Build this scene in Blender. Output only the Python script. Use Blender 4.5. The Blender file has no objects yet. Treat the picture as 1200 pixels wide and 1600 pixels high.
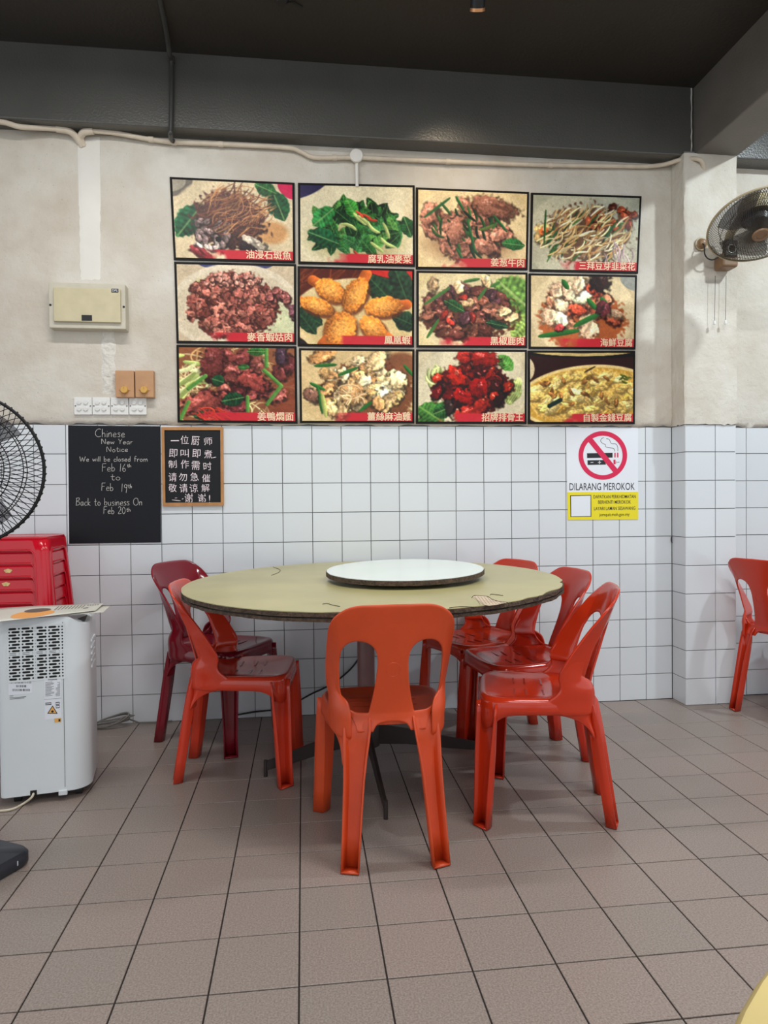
import bpy, bmesh, math, random
import numpy as np
from mathutils import Vector, Matrix, Euler

random.seed(7)
PI = math.pi
S = bpy.context.scene
COL = S.collection

# ------------------------------------------------------------------ camera
CAM_F = 1078.08                       # focal length in pixels of a 1200 x 1600 frame
YAW, PITCH, ROLL = -0.12074236, -0.01429914, -0.00898874
CAM_P = Vector((-2.04439, -3.60552, 1.10691))
cy_, sy_ = math.cos(YAW), math.sin(YAW)
cp_, sp_ = math.cos(PITCH), math.sin(PITCH)
cr_, sr_ = math.cos(ROLL), math.sin(ROLL)
_r0 = Vector((cy_, sy_, 0)); FWD = Vector((-sy_ * cp_, cy_ * cp_, sp_)); _u0 = _r0.cross(FWD)
RGT = cr_ * _r0 + sr_ * _u0
UPV = -sr_ * _r0 + cr_ * _u0
cam_d = bpy.data.cameras.new('camera')
cam_d.sensor_fit = 'VERTICAL'; cam_d.sensor_height = 36.0
cam_d.lens = CAM_F / 1600.0 * 36.0
cam_d.clip_start = 0.02
cam = bpy.data.objects.new('camera', cam_d); COL.objects.link(cam)
M = Matrix((RGT, UPV, -FWD)).transposed().to_4x4(); M.translation = CAM_P
cam.matrix_world = M
S.camera = cam

# ------------------------------------------------------------------ view, sky, lamps
S.view_settings.view_transform = 'Standard'
S.view_settings.look = 'None'
S.view_settings.exposure = 0.40
S.view_settings.gamma = 1.0
S.view_settings.use_curve_mapping = False
world = bpy.data.worlds.new('daylight'); S.world = world; world.use_nodes = True
bgn = world.node_tree.nodes['Background']
bgn.inputs[0].default_value = (0.90, 0.96, 1.0, 1)
bgn.inputs[1].default_value = 0.95
def area(name, loc, target, sx, sy, power, col=(1, 1, 1)):
    d = bpy.data.lights.new(name, 'AREA'); d.shape = 'RECTANGLE'; d.size = sx; d.size_y = sy
    d.energy = power; d.color = col
    o = bpy.data.objects.new(name, d); COL.objects.link(o); o.location = loc
    o.rotation_euler = (Vector(target) - Vector(loc)).to_track_quat('-Z', 'Y').to_euler()
    return o
area('ceiling_tube_lamp', (-2.7, -1.3, 3.2), (-2.7, -1.3, 0), 1.2, 0.10, 24, (1.0, 0.98, 0.95))
area('ceiling_tube_lamp', (-0.6, -2.3, 3.2), (-0.6, -2.3, 0), 1.2, 0.10, 28, (1.0, 0.98, 0.95))
area('ceiling_tube_lamp', (0.92, -1.35, 3.28), (0.6, -0.9, 0), 0.12, 0.12, 30, (0.86, 0.96, 1.0))
area('ceiling_tube_lamp', (-1.6, -4.6, 3.2), (-1.6, -4.6, 0), 1.2, 0.10, 45, (1.0, 0.97, 0.92))

# ------------------------------------------------------------------ helpers
def ray(px, py): return FWD + RGT * ((px - 600) / CAM_F) - UPV * ((py - 800) / CAM_F)
def ony(px, py, y=0.0):               # point of a wall-parallel plane behind a picture point
    d = ray(px, py); return CAM_P + d * ((y - CAM_P.y) / d.y)
def onz(px, py, z=0.0):
    d = ray(px, py); return CAM_P + d * ((z - CAM_P.z) / d.z)
def s2l(c):
    return tuple((x / 12.92 if x <= 0.04045 else ((x + 0.055) / 1.055) ** 2.4) for x in c)
def rgb(r, g, b): return s2l((r / 255, g / 255, b / 255))
def itp(z, pts):
    return float(np.interp(z, [p[0] for p in pts], [p[1] for p in pts]))
def sst(t):
    t = max(0.0, min(1.0, t)); return t * t * (3 - 2 * t)

class MB:
    def __init__(s): s.v = []; s.f = []
    def add(s, vs, fs):
        n = len(s.v); s.v += [tuple(v) for v in vs]; s.f += [tuple(i + n for i in f) for f in fs]; return s
    def box(s, c, d, rz=0.0, mat=None):
        hx, hy, hz = d[0] / 2, d[1] / 2, d[2] / 2
        vs = [Vector((x, y, z)) for x in (-hx, hx) for y in (-hy, hy) for z in (-hz, hz)]
        m = mat if mat is not None else Matrix.Rotation(rz, 3, 'Z')
        vs = [m @ v + Vector(c) for v in vs]
        return s.add(vs, [(0, 1, 3, 2), (4, 6, 7, 5), (0, 4, 5, 1), (2, 3, 7, 6), (0, 2, 6, 4), (1, 5, 7, 3)])
    def tube(s, pts, r, n=8, closed=False, cap=True):
        P = [Vector(p) for p in pts]; m = len(P); rs = r if isinstance(r, (list, tuple)) else [r] * m
        rings = []; ref = None
        for i in range(m):
            if closed: t = P[(i + 1) % m] - P[i - 1]
            else: t = P[min(i + 1, m - 1)] - P[max(i - 1, 0)]
            if t.length < 1e-9: t = Vector((0, 0, 1))
            t.normalize()
            if ref is None:
                ref = Vector((0, 0, 1)) if abs(t.z) < 0.9 else Vector((1, 0, 0))
            a = ref - t * ref.dot(t)
            if a.length < 1e-6: a = t.orthogonal()
            a.normalize(); b = t.cross(a); ref = a
            rings.append([P[i] + (a * math.cos(k * 2 * PI / n) + b * math.sin(k * 2 * PI / n)) * rs[i] for k in range(n)])
        vs = [v for rg in rings for v in rg]; fs = []
        for i in range(m if closed else m - 1):
            j = (i + 1) % m
            for k in range(n):
                k2 = (k + 1) % n
                fs.append((i * n + k, i * n + k2, j * n + k2, j * n + k))
        if cap and not closed:
            fs.append(tuple(range(n - 1, -1, -1))); fs.append(tuple((m - 1) * n + k for k in range(n)))
        return s.add(vs, fs)
    def lathe(s, prof, n=32, mat=None, off=(0, 0, 0)):      # prof: (radius, z)
        vs = []; fs = []; m = len(prof)
        for (r, z) in prof:
            for k in range(n):
                a = 2 * PI * k / n
                v = Vector((r * math.cos(a), r * math.sin(a), z))
                if mat is not None: v = mat @ v
                vs.append(v + Vector(off))
        for i in range(m - 1):
            for k in range(n):
                k2 = (k + 1) % n
                fs.append((i * n + k, i * n + k2, (i + 1) * n + k2, (i + 1) * n + k))
        if prof[0][0] > 1e-6: fs.append(tuple(range(n - 1, -1, -1)))
        if prof[-1][0] > 1e-6: fs.append(tuple((m - 1) * n + k for k in range(n)))
        return s.add(vs, fs)
    def prism(s, poly, z0, z1, mat=None, off=(0, 0, 0)):     # poly in xy, counter-clockwise
        n = len(poly); vs = []
        for z in (z0, z1):
            for p in poly:
                v = Vector((p[0], p[1], z))
                if mat is not None: v = mat @ v
                vs.append(v + Vector(off))
        fs = [tuple(range(n - 1, -1, -1)), tuple(range(n, 2 * n))]
        for i in range(n):
            j = (i + 1) % n; fs.append((i, j, n + j, n + i))
        return s.add(vs, fs)
    def grid(s, rows):                                       # rows of equal length
        h, w = len(rows), len(rows[0])
        return s.add([v for r in rows for v in r],
                     [(i * w + j, i * w + j + 1, (i + 1) * w + j + 1, (i + 1) * w + j) for i in range(h - 1) for j in range(w - 1)])
    def build(s, name, mat, parent=None, smooth=False, bevel=0.0, fix=True, weld=0.0, loc=None, angle=40, solid=0.0, sub=0, bseg=2):
        me = bpy.data.meshes.new(name); me.from_pydata(s.v, [], s.f)
        bm = bmesh.new(); bm.from_mesh(me)
        if weld: bmesh.ops.remove_doubles(bm, verts=bm.verts, dist=weld)
        if fix: bmesh.ops.recalc_face_normals(bm, faces=bm.faces)
        if smooth:
            ca = math.radians(angle)
            for f in bm.faces: f.smooth = True
            for e in bm.edges:
                if len(e.link_faces) == 2 and e.calc_face_angle(0) > ca: e.smooth = False
        bm.to_mesh(me); bm.free()
        if mat is not None: me.materials.append(mat)
        o = bpy.data.objects.new(name, me); COL.objects.link(o)
        if parent is not None: o.parent = parent
        if loc is not None: o.location = loc
        if solid:
            md = o.modifiers.new('thickness', 'SOLIDIFY'); md.thickness = solid; md.offset = 0.0; md.use_even_offset = False
        if bevel:
            md = o.modifiers.new('bevel', 'BEVEL'); md.width = bevel; md.segments = bseg; md.limit_method = 'ANGLE'
            md.angle_limit = math.radians(50); md.harden_normals = False
        if sub:
            md = o.modifiers.new('smooth', 'SUBSURF'); md.levels = sub; md.render_levels = sub
        return o

def tag(o, label=None, cat=None, group=None, kind=None):
    if label: o['label'] = label
    if cat: o['category'] = cat
    if group: o['group'] = group
    if kind: o['kind'] = kind
    return o
def thing(name, label, cat, loc=(0, 0, 0), rz=0.0, group=None):
    o = bpy.data.objects.new(name, None); o.empty_display_size = 0.1; COL.objects.link(o)
    o.location = loc; o.rotation_euler = (0, 0, rz)
    return tag(o, label, cat, group)
def copy_tree(o, parent=None):
    c = o.copy(); COL.objects.link(c)
    if parent is not None: c.parent = parent
    for ch in list(o.children): copy_tree(ch, c)
    return c

# ------------------------------------------------------------------ materials
def nmat(name, col, rough=0.5, metal=0.0, var=0.0, vscale=6.0, bump=0.0, bscale=30.0, coat=0.0, rnd=0.0, spec=0.5, objcol=False, detail=4.0):
    m = bpy.data.materials.new(name); m.use_nodes = True
    nt = m.node_tree; N = nt.nodes; L = nt.links; b = N['Principled BSDF']
    b.inputs['Roughness'].default_value = rough; b.inputs['Metallic'].default_value = metal
    b.inputs['Specular IOR Level'].default_value = spec
    b.inputs['Coat Weight'].default_value = coat; b.inputs['Coat Roughness'].default_value = 0.08
    tc = N.new('ShaderNodeTexCoord')
    src = None
    if objcol:
        oi = N.new('ShaderNodeObjectInfo'); src = oi.outputs['Color']
    if var:
        nz = N.new('ShaderNodeTexNoise'); nz.inputs['Scale'].default_value = vscale; nz.inputs['Detail'].default_value = detail
        L.new(tc.outputs['Object'], nz.inputs['Vector'])
        mr = N.new('ShaderNodeMapRange'); mr.inputs[1].default_value = 0.3; mr.inputs[2].default_value = 0.7
        mr.inputs[3].default_value = 1 - var; mr.inputs[4].default_value = 1 + var
        L.new(nz.outputs['Fac'], mr.inputs[0])
        mx = N.new('ShaderNodeMix'); mx.data_type = 'RGBA'; mx.blend_type = 'MULTIPLY'; mx.inputs[0].default_value = 1
        if src: L.new(src, mx.inputs[6])
        else: mx.inputs[6].default_value = (*col, 1)
        L.new(mr.outputs[0], mx.inputs[7]); src = mx.outputs[2]
    if rnd:
        oi = N.new('ShaderNodeObjectInfo'); mr = N.new('ShaderNodeMapRange')
        mr.inputs[3].default_value = 1 - rnd; mr.inputs[4].default_value = 1 + rnd
        L.new(oi.outputs['Random'], mr.inputs[0])
        mx = N.new('ShaderNodeMix'); mx.data_type = 'RGBA'; mx.blend_type = 'MULTIPLY'; mx.inputs[0].default_value = 1
        if src: L.new(src, mx.inputs[6])
        else: mx.inputs[6].default_value = (*col, 1)
        L.new(mr.outputs[0], mx.inputs[7]); src = mx.outputs[2]
    if src: L.new(src, b.inputs['Base Color'])
    else: b.inputs['Base Color'].default_value = (*col, 1)
    if bump:
        nz = N.new('ShaderNodeTexNoise'); nz.inputs['Scale'].default_value = bscale; nz.inputs['Detail'].default_value = 3
        L.new(tc.outputs['Object'], nz.inputs['Vector'])
        bp = N.new('ShaderNodeBump'); bp.inputs['Strength'].default_value = min(1.0, bump); bp.inputs['Distance'].default_value = 0.01
        L.new(nz.outputs['Fac'], bp.inputs['Height']); L.new(bp.outputs['Normal'], b.inputs['Normal'])
    return m

def plaster_mat():
    m = nmat('old_plaster', rgb(208, 204, 196), 0.75, bump=0.0)
    nt = m.node_tree; N = nt.nodes; L = nt.links; b = N['Principled BSDF']
    tc = N.new('ShaderNodeTexCoord')
    def noise(sc, det, rgh=0.55):
        n = N.new('ShaderNodeTexNoise'); n.inputs['Scale'].default_value = sc; n.inputs['Detail'].default_value = det
        n.inputs['Roughness'].default_value = rgh; L.new(tc.outputs['Object'], n.inputs['Vector']); return n.outputs['Fac']
    def ramp(src, p0, c0, p1, c1):
        r = N.new('ShaderNodeValToRGB'); e = r.color_ramp.elements
        e[0].position = p0; e[0].color = (*c0, 1); e[1].position = p1; e[1].color = (*c1, 1); L.new(src, r.inputs[0]); return r.outputs[0]
    def mul(a, bb):
        x = N.new('ShaderNodeMix'); x.data_type = 'RGBA'; x.blend_type = 'MULTIPLY'; x.inputs[0].default_value = 1
        L.new(a, x.inputs[6]); L.new(bb, x.inputs[7]); return x.outputs[2]
    base = ramp(noise(1.7, 3), 0.30, rgb(194, 184, 170), 0.66, rgb(214, 210, 201))
    c = mul(base, ramp(noise(9, 5), 0.25, (0.91, 0.89, 0.86), 0.6, (1, 1, 1)))
    c = mul(c, ramp(noise(150, 2), 0.24, (0.55, 0.52, 0.48), 0.30, (1, 1, 1)))
    L.new(c, b.inputs['Base Color'])
    bp = N.new('ShaderNodeBump'); bp.inputs['Strength'].default_value = 0.55; bp.inputs['Distance'].default_value = 0.012
    ad = N.new('ShaderNodeMath'); ad.operation = 'ADD'
    n1 = noise(28, 6, 0.6); n2 = noise(4, 2); L.new(n1, ad.inputs[0]); L.new(n2, ad.inputs[1])
    L.new(ad.outputs[0], bp.inputs['Height']); L.new(bp.outputs['Normal'], b.inputs['Normal'])
    return m

MAT = {}
MAT['plaster'] = plaster_mat()
MAT['patch'] = nmat('rough_filler', rgb(214, 210, 202), 0.85, var=0.08, vscale=25, bump=1.0, bscale=45)
MAT['strip'] = nmat('smooth_filler', rgb(222, 219, 212), 0.8, var=0.04, vscale=6, bump=0.2, bscale=30)
MAT['wall_tile'] = nmat('white_glazed_tile', rgb(212, 217, 222), 0.14, bump=0.10, bscale=14, rnd=0.025)
MAT['grout'] = nmat('grey_grout', rgb(112, 112, 112), 0.9, var=0.35, vscale=5)
MAT['floor_grout'] = nmat('dark_grout', rgb(42, 36, 34), 0.95)
def floor_mat():
    m = nmat('quarry_tile', rgb(146, 132, 125), 0.40, bump=0.06, bscale=160)
    nt = m.node_tree; N = nt.nodes; L = nt.links; b = N['Principled BSDF']
    tc = N.new('ShaderNodeTexCoord'); oi = N.new('ShaderNodeObjectInfo')
    nz = N.new('ShaderNodeTexNoise'); nz.inputs['Scale'].default_value = 220; nz.inputs['Detail'].default_value = 3
    L.new(tc.outputs['Object'], nz.inputs['Vector'])
    r = N.new('ShaderNodeValToRGB'); e = r.color_ramp.elements
    e[0].position = 0.33; e[0].color = (*rgb(127, 115, 109), 1); e[1].position = 0.68; e[1].color = (*rgb(157, 146, 139), 1)
    L.new(nz.outputs['Fac'], r.inputs[0])
    r2 = N.new('ShaderNodeValToRGB'); e = r2.color_ramp.elements
    e[0].color = (0.95, 0.97, 0.96, 1); e[1].color = (1.04, 1.0, 0.995, 1); L.new(oi.outputs['Random'], r2.inputs[0])
    x = N.new('ShaderNodeMix'); x.data_type = 'RGBA'; x.blend_type = 'MULTIPLY'; x.inputs[0].default_value = 1
    L.new(r.outputs[0], x.inputs[6]); L.new(r2.outputs[0], x.inputs[7]); L.new(x.outputs[2], b.inputs['Base Color'])
    return m
MAT['floor_tile'] = floor_mat()
MAT['beam'] = nmat('dark_grey_gloss_paint', rgb(80, 79, 76), 0.32, var=0.10, vscale=3, bump=0.16, bscale=110)
MAT['beam_bounce'] = nmat('bounce_lit_grey_paint', rgb(100, 95, 90), 0.5, var=0.12, vscale=4, bump=0.16, bscale=110)  # paler copy of the beam grey, standing in for bounced light
MAT['ceiling'] = nmat('black_brown_paint', rgb(46, 42, 38), 0.6, var=0.12, vscale=2, bump=0.15, bscale=60)
MAT['dark_pipe'] = nmat('dark_painted_conduit', rgb(56, 56, 54), 0.4, var=0.1, vscale=8)
MAT['pipe'] = nmat('cream_painted_conduit', rgb(205, 192, 174), 0.6, var=0.1, vscale=12, bump=0.15, bscale=60)
MAT['red_plastic'] = nmat('chair_plastic', (0.5, 0.05, 0.03), 0.13, objcol=True, var=0.05, vscale=5, bump=0.05, bscale=11)
MAT['matte_plastic'] = nmat('worn_chair_plastic', (0.5, 0.05, 0.03), 0.42, objcol=True, var=0.10, vscale=7, bump=0.04, bscale=60)
MAT['stool_plastic'] = nmat('stool_plastic', rgb(196, 12, 36), 0.2, var=0.04, vscale=6)
MAT['gold'] = nmat('gold_sticker', rgb(222, 192, 128), 0.4, var=0.25, vscale=60)
MAT['laminate'] = nmat('olive_yellow_laminate', rgb(178, 170, 122), 0.34, var=0.10, vscale=4, bump=0.05, bscale=40)
MAT['chipped'] = nmat('chipped_plywood_edge', rgb(78, 62, 50), 0.9, var=0.45, vscale=60, bump=1.0, bscale=90)
MAT['bare_ply'] = nmat('bare_plywood', rgb(196, 178, 156), 0.8, var=0.12, vscale=40)
MAT['ply_line'] = nmat('torn_edge', rgb(34, 26, 20), 0.9)
MAT['white_lam'] = nmat('white_laminate', rgb(228, 238, 234), 0.22, var=0.02, vscale=5)
MAT['black_metal'] = nmat('dark_brown_metal', rgb(52, 44, 42), 0.45, metal=0.3)
MAT['pole'] = nmat('brown_tube', rgb(112, 82, 80), 0.35, var=0.1, vscale=10)
MAT['ac'] = nmat('white_abs', rgb(216, 222, 226), 0.38, var=0.02, vscale=4)
MAT['ac_dark'] = nmat('grille_shadow', rgb(12, 12, 12), 0.8)
MAT['black'] = nmat('black_plastic', rgb(26, 27, 29), 0.5)
MAT['base_black'] = nmat('charcoal_plastic', rgb(40, 44, 52), 0.4, bump=0.05, bscale=90)
MAT['wire'] = nmat('black_wire', rgb(18, 18, 18), 0.4, metal=0.4)
MAT['wire_grey'] = nmat('grey_wire', rgb(96, 92, 84), 0.35, metal=0.7)
MAT['cream'] = nmat('yellowed_plastic', rgb(196, 186, 152), 0.45, var=0.06, vscale=10)
MAT['fan_cream'] = nmat('fan_cream', rgb(168, 156, 124), 0.4, var=0.1, vscale=12)
MAT['fan_brown'] = nmat('fan_brown', rgb(134, 104, 76), 0.4, var=0.15, vscale=12)
MAT['fan_blade'] = nmat('smoky_blade', rgb(64, 62, 72), 0.25); MAT['fan_blade'].node_tree.nodes['Principled BSDF'].inputs['Alpha'].default_value = 0.5
MAT['fan_hub'] = nmat('fan_hub', rgb(40, 40, 48), 0.35)
MAT['fan_white'] = nmat('scale_print', rgb(200, 204, 196), 0.5)
MAT['box_case'] = nmat('box_case', rgb(194, 188, 172), 0.5, var=0.06, vscale=14)
MAT['box_door'] = nmat('yellowed_door', rgb(196, 186, 154), 0.42, var=0.07, vscale=16)
MAT['reg'] = nmat('tan_plastic', rgb(186, 142, 104), 0.5, var=0.10, vscale=14)
MAT['knob'] = nmat('amber_knob', rgb(206, 160, 80), 0.35)
MAT['switch'] = nmat('white_switch', rgb(224, 224, 222), 0.35)
MAT['white'] = nmat('white_vinyl', rgb(226, 230, 238), 0.4)
MAT['board'] = nmat('black_vinyl', rgb(22, 24, 30), 0.5, var=0.08, vscale=4, spec=0.25)
MAT['slate'] = nmat('slate_black', rgb(22, 24, 28), 0.6, var=0.12, vscale=6, spec=0.3)
MAT['pine'] = nmat('pine_frame', rgb(178, 126, 76), 0.55, var=0.14, vscale=20, bump=0.1, bscale=60)
MAT['chalk'] = nmat('chalk_white', rgb(220, 218, 214), 0.9, var=0.12, vscale=120)
MAT['chalk_pink'] = nmat('chalk_pinkish', rgb(238, 224, 230), 0.9, var=0.12, vscale=120)
MAT['sign_red'] = nmat('sign_red', rgb(212, 14, 74), 0.4)
MAT['ink'] = nmat('black_ink', rgb(18, 20, 26), 0.45)
MAT['sign_yellow'] = nmat('sign_yellow', rgb(232, 216, 24), 0.4)
MAT['title'] = nmat('cream_print', rgb(238, 208, 172), 0.5)
MAT['poster_black'] = nmat('poster_border', rgb(17, 14, 12), 0.6, spec=0.2)
MAT['paper'] = nmat('coated_paper', rgb(200, 198, 188), 0.35, var=0.03, vscale=8)
MAT['orange_print'] = nmat('orange_print', rgb(226, 158, 84), 0.4)
MAT['grey_print'] = nmat('grey_print', rgb(96, 84, 80), 0.5)
MAT['hazard'] = nmat('hazard_orange', rgb(226, 170, 92), 0.5)
MAT['grey_cable'] = nmat('grey_cable', rgb(110, 108, 104), 0.55)
MAT['white_cable'] = nmat('ivory_cable', rgb(206, 196, 176), 0.5)
MAT['yellow_top'] = nmat('yellow_tabletop', rgb(206, 186, 122), 0.4, var=0.14, vscale=9, bump=0.05, bscale=30)
MAT['rim_glimmer'] = nmat('painted_rim_glimmer', rgb(220, 160, 110), 0.35, metal=0.5)  # orange colour paints the bulb's glimmer on the spotlight rim
def print_mat():
    m = bpy.data.materials.new('poster_print'); m.use_nodes = True
    N = m.node_tree.nodes; b = N['Principled BSDF']; a = N.new('ShaderNodeAttribute'); a.attribute_name = 'ink'
    m.node_tree.links.new(a.outputs['Color'], b.inputs['Base Color']); b.inputs['Roughness'].default_value = 0.38; b.inputs['Specular IOR Level'].default_value = 0.25
    return m
MAT['print'] = print_mat()

# text turned into a mesh; basis: origin, x direction, y direction, normal
def text_mesh(txt, name, mat, parent, origin, xd, yd, height=None, width=None, thick=0.0006, bold=0.0, align='CENTER', valign=False, lift=0.0):
    fat = bold if bold > .01 else 0.0; cu = bpy.data.curves.new(name, 'FONT'); cu.body = txt; cu.size = 1.0; cu.offset = 0.0 if fat else bold
    cu.resolution_u = 3
    tmp = bpy.data.objects.new(name, cu); COL.objects.link(tmp)
    dg = bpy.context.evaluated_depsgraph_get(); dg.update()
    me = bpy.data.meshes.new_from_object(tmp.evaluated_get(dg))
    bpy.data.objects.remove(tmp); bpy.data.curves.remove(cu)
    co = np.array([v.co[:] for v in me.vertices]) if len(me.vertices) else np.zeros((1, 3))
    x0, x1, y0, y1 = co[:, 0].min(), co[:, 0].max(), co[:, 1].min(), co[:, 1].max()
    sy = height / max(1e-6, (y1 - y0)) if height else None
    sx = width / max(1e-6, (x1 - x0)) if width else sy
    if sy is None: sy = sx
    xd = Vector(xd).normalized(); yd = Vector(yd).normalized(); nd = xd.cross(yd)
    xr = {'CENTER': (x0 + x1) / 2, 'LEFT': x0, 'RIGHT': x1}[align]
    yr = (y0 + y1) / 2 if valign else y0
    for v in me.vertices:
        p = Vector(origin) + xd * ((v.co.x - xr) * sx) + yd * ((v.co.y - yr) * sy) + nd * (thick + lift)
        v.co = p
    if fat:                      # heavy lettering: the same glyphs laid down five times, a hair apart
        vs = [v.co.copy() for v in me.vertices]; fs = [tuple(p.vertices) for p in me.polygons]; m = MB()
        for i, (a, b) in enumerate(((0, 0), (1, .6), (-1, .6), (1, -.6), (-1, -.6))):
            m.add([v + xd * (a * fat * sx) + yd * (b * fat * sy) + nd * (.00004 * i) for v in vs], fs)
        me = bpy.data.meshes.new(name); me.from_pydata(m.v, [], m.f)
    me.materials.clear(); me.materials.append(mat)
    o = bpy.data.objects.new(name, me); COL.objects.link(o)
    if parent is not None: o.parent = parent
    return o

# ================================================================== FLOOR
FP, FX, FY, FR = 0.203421, -2.056124, -1.418115, -0.0042002
slab = MB().box((-0.5, -3.2, -0.053), (12, 7.2, 0.1))
floor = tag(slab.build('floor', MAT['floor_grout']), 'brown quarry tile floor', None, None, 'structure')
def tile_mesh(name, w, h, d, gap, bev):      # lies in xy, top at z = 0
    hw, hh = w / 2 - gap / 2, h / 2 - gap / 2
    vs = []
    for (k, z) in ((0, -d), (0, -bev), (bev, 0)):
        vs += [(-hw + k, -hh + k, z), (hw - k, -hh + k, z), (hw - k, hh - k, z), (-hw + k, hh - k, z)]
    fs = [(8, 9, 10, 11)]
    for a in (0, 4):
        for i in range(4):
            j = (i + 1) % 4; fs.append((a + i, a + j, a + 4 + j, a + 4 + i))
    me = bpy.data.meshes.new(name); me.from_pydata(vs, [], fs); return me
ft_me = tile_mesh('floor_tile', FP, FP, 0.004, 0.0042, 0.0009); ft_me.materials.append(MAT['floor_tile'])
cand = []
for k in range(-20, 33):
    for r in range(-8, 28):
        c, s = math.cos(FR), math.sin(FR)
        kx, ry = (k + 0.5) * FP, -(r - 0.5) * FP
        x, y = FX + c * kx - s * ry, FY + s * kx + c * ry
        if y > 0.02 or y < -6.6 or x < -6 or x > 5: continue
        d = Vector((x, y, 0)) - CAM_P; dep = d.dot(FWD); sc = -1
        if dep > 0.5:
            px = 600 + CAM_F * d.dot(RGT) / dep; py = 800 - CAM_F * d.dot(UPV) / dep
            if -70 < px < 1270 and py < 1690: sc = 1 / dep
        cand.append((sc, x, y))
cand.sort(reverse=True)
rest = MB()
for i, (sc, x, y) in enumerate(cand):
    if i < 300 and sc > 0:
        o = bpy.data.objects.new('floor_tile', ft_me); COL.objects.link(o); o.parent = floor
        o.location = (x, y, random.uniform(-0.0004, 0.0002)); o.rotation_euler = (random.uniform(-1, 1) * .0012, random.uniform(-1, 1) * .0012, FR)
    else:
        rest.add([Matrix.Rotation(FR, 3, 'Z') @ v.co + Vector((x, y, 0)) for v in ft_me.vertices], [tuple(p.vertices) for p in ft_me.polygons])
tag(rest.build('floor_tile', MAT['floor_tile'], floor, fix=False), kind='stuff')

# ================================================================== WALLS
TP = 0.1524; Z9 = 0.1421
ROWS = [(0.0, Z9)] + [(Z9 + k * TP, Z9 + (k + 1) * TP) for k in range(8)] + [(Z9 + 8 * TP, 1.507)]
GAP = 0.0036
WM = {}
def wall_tile(parent, xa, xb, z0, z1, y, side=None, stuff=None):
    w, h = round(xb - xa, 4), round(z1 - z0, 4)
    key = (w, h)
    if key not in WM:
        me = tile_mesh('wall_tile', w, h, 0.006, GAP, 0.0005); me.materials.append(MAT['wall_tile']); WM[key] = me
    rx, rz = random.gauss(0, .0022), random.gauss(0, .0022)
    if side == 'left': m = Matrix.Translation((y, (xa + xb) / 2, (z0 + z1) / 2)) @ Euler((PI / 2, rx, -PI / 2 + rz)).to_matrix().to_4x4()
    else: m = Matrix.Translation(((xa + xb) / 2, y, (z0 + z1) / 2)) @ Euler((PI / 2 + rx, 0, rz)).to_matrix().to_4x4()
    if stuff is not None:
        stuff.add([m @ v.co for v in WM[key].vertices], [tuple(p.vertices) for p in WM[key].polygons]); return
    o = bpy.data.objects.new('wall_tile', WM[key]); COL.objects.link(o); o.parent = parent; o.matrix_local = m
wall = MB().box((-2.995, 0.055, 1.65), (6.01, 0.1, 3.3))
wall_back = tag(wall.build('wall_back', MAT['grout']), 'white tiled wall with stained cream plaster above', None, None, 'structure')
st = MB()
for i in range(38):
    for (z0, z1) in ROWS:
        wall_tile(wall_back, -(i + 1) * TP, -i * TP, z0, z1, 0.0, None, None if i < 28 else st)
tag(st.build('wall_tile', MAT['wall_tile'], wall_back, fix=False), kind='stuff')
def plaster_slab(name, parent, x0, x1, z0, z1, y, depth, nx, nz, amp, seed):
    rs = np.random.RandomState(seed); rows = []
    ph = rs.rand(8) * 6
    for j in range(nz + 1):
        row = []
        for i in range(nx + 1):
            x = x0 + (x1 - x0) * i / nx; z = z0 + (z1 - z0) * j / nz
            if j == 0: z += 0.004 * math.sin(x * 23 + ph[0]) + 0.003 * math.sin(x * 61 + ph[1]) + rs.normal() * 0.0012
            e = min(1.0, j / 2.0)
            yy = y - amp * (math.sin(x * 5 + ph[2]) * math.sin(z * 4 + ph[3]) + 0.5 * math.sin(x * 11 + z * 7 + ph[4]) + 0.3 * rs.normal()) + (1 - e) * depth * 0.6
            row.append((x, yy, z))
        rows.append(row)
    low = [(p[0], y + depth, p[2]) for p in rows[0]]
    return MB().grid([low] + rows).build(name, MAT['plaster'], parent, smooth=True, fix=False, angle=80)
plaster_slab('plaster', wall_back, -6.0, 0.004, 1.510, 3.0, -0.012, 0.016, 240, 70, 0.0012, 3)
# plaster repairs in the upper wall
def patch(name, mat, px0, py0, px1, py1, amp, seed, nx=10, nz=30, parent=None, y=-0.0155):
    a, b = ony(px0, py0, -0.014), ony(px1, py1, -0.014); rs = np.random.RandomState(seed); rows = []
    for j in range(nz + 1):
        t = j / nz; row = []
        for i in range(nx + 1):
            s_ = i / nx; e = min(1, 5 * min(s_, 1 - s_, t * 2, (1 - t) * 2) + 0.0)
            wob = 0.15 * (b.x - a.x) * (s_ - .5) * math.sin(t * 17 + seed) if amp > .002 else 0
            row.append((a.x + (b.x - a.x) * s_ + wob, y + 0.004 - (0.004 + amp * rs.rand()) * e, b.z + (a.z - b.z) * t))
        rows.append(row)
    return MB().grid(rows).build(name, mat, wall_back, smooth=True, fix=False, angle=80)
patch('plaster_patch', MAT['strip'], 121, 212, 159, 442, 0.0006, 1)
patch('plaster_patch', MAT['patch'], 158, 512, 181, 617, 0.006, 2)
wall2 = MB().box((2.15, 0.055, 1.65), (4.28, 0.1, 3.3))
wall_r = tag(wall2.build('wall_right', MAT['grout']), 'white tiled wall beyond the pillar with cream plaster above', None, None, 'structure')
st = MB()
for i in range(24):
    xa = 0.4455 - TP + i * TP
    for (z0, z1) in ROWS: wall_tile(wall_r, xa, xa + TP, z0, z1, 0.0, None, None if i < 6 else st)
tag(st.build('wall_tile', MAT['wall_tile'], wall_r, fix=False), kind='stuff')
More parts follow.
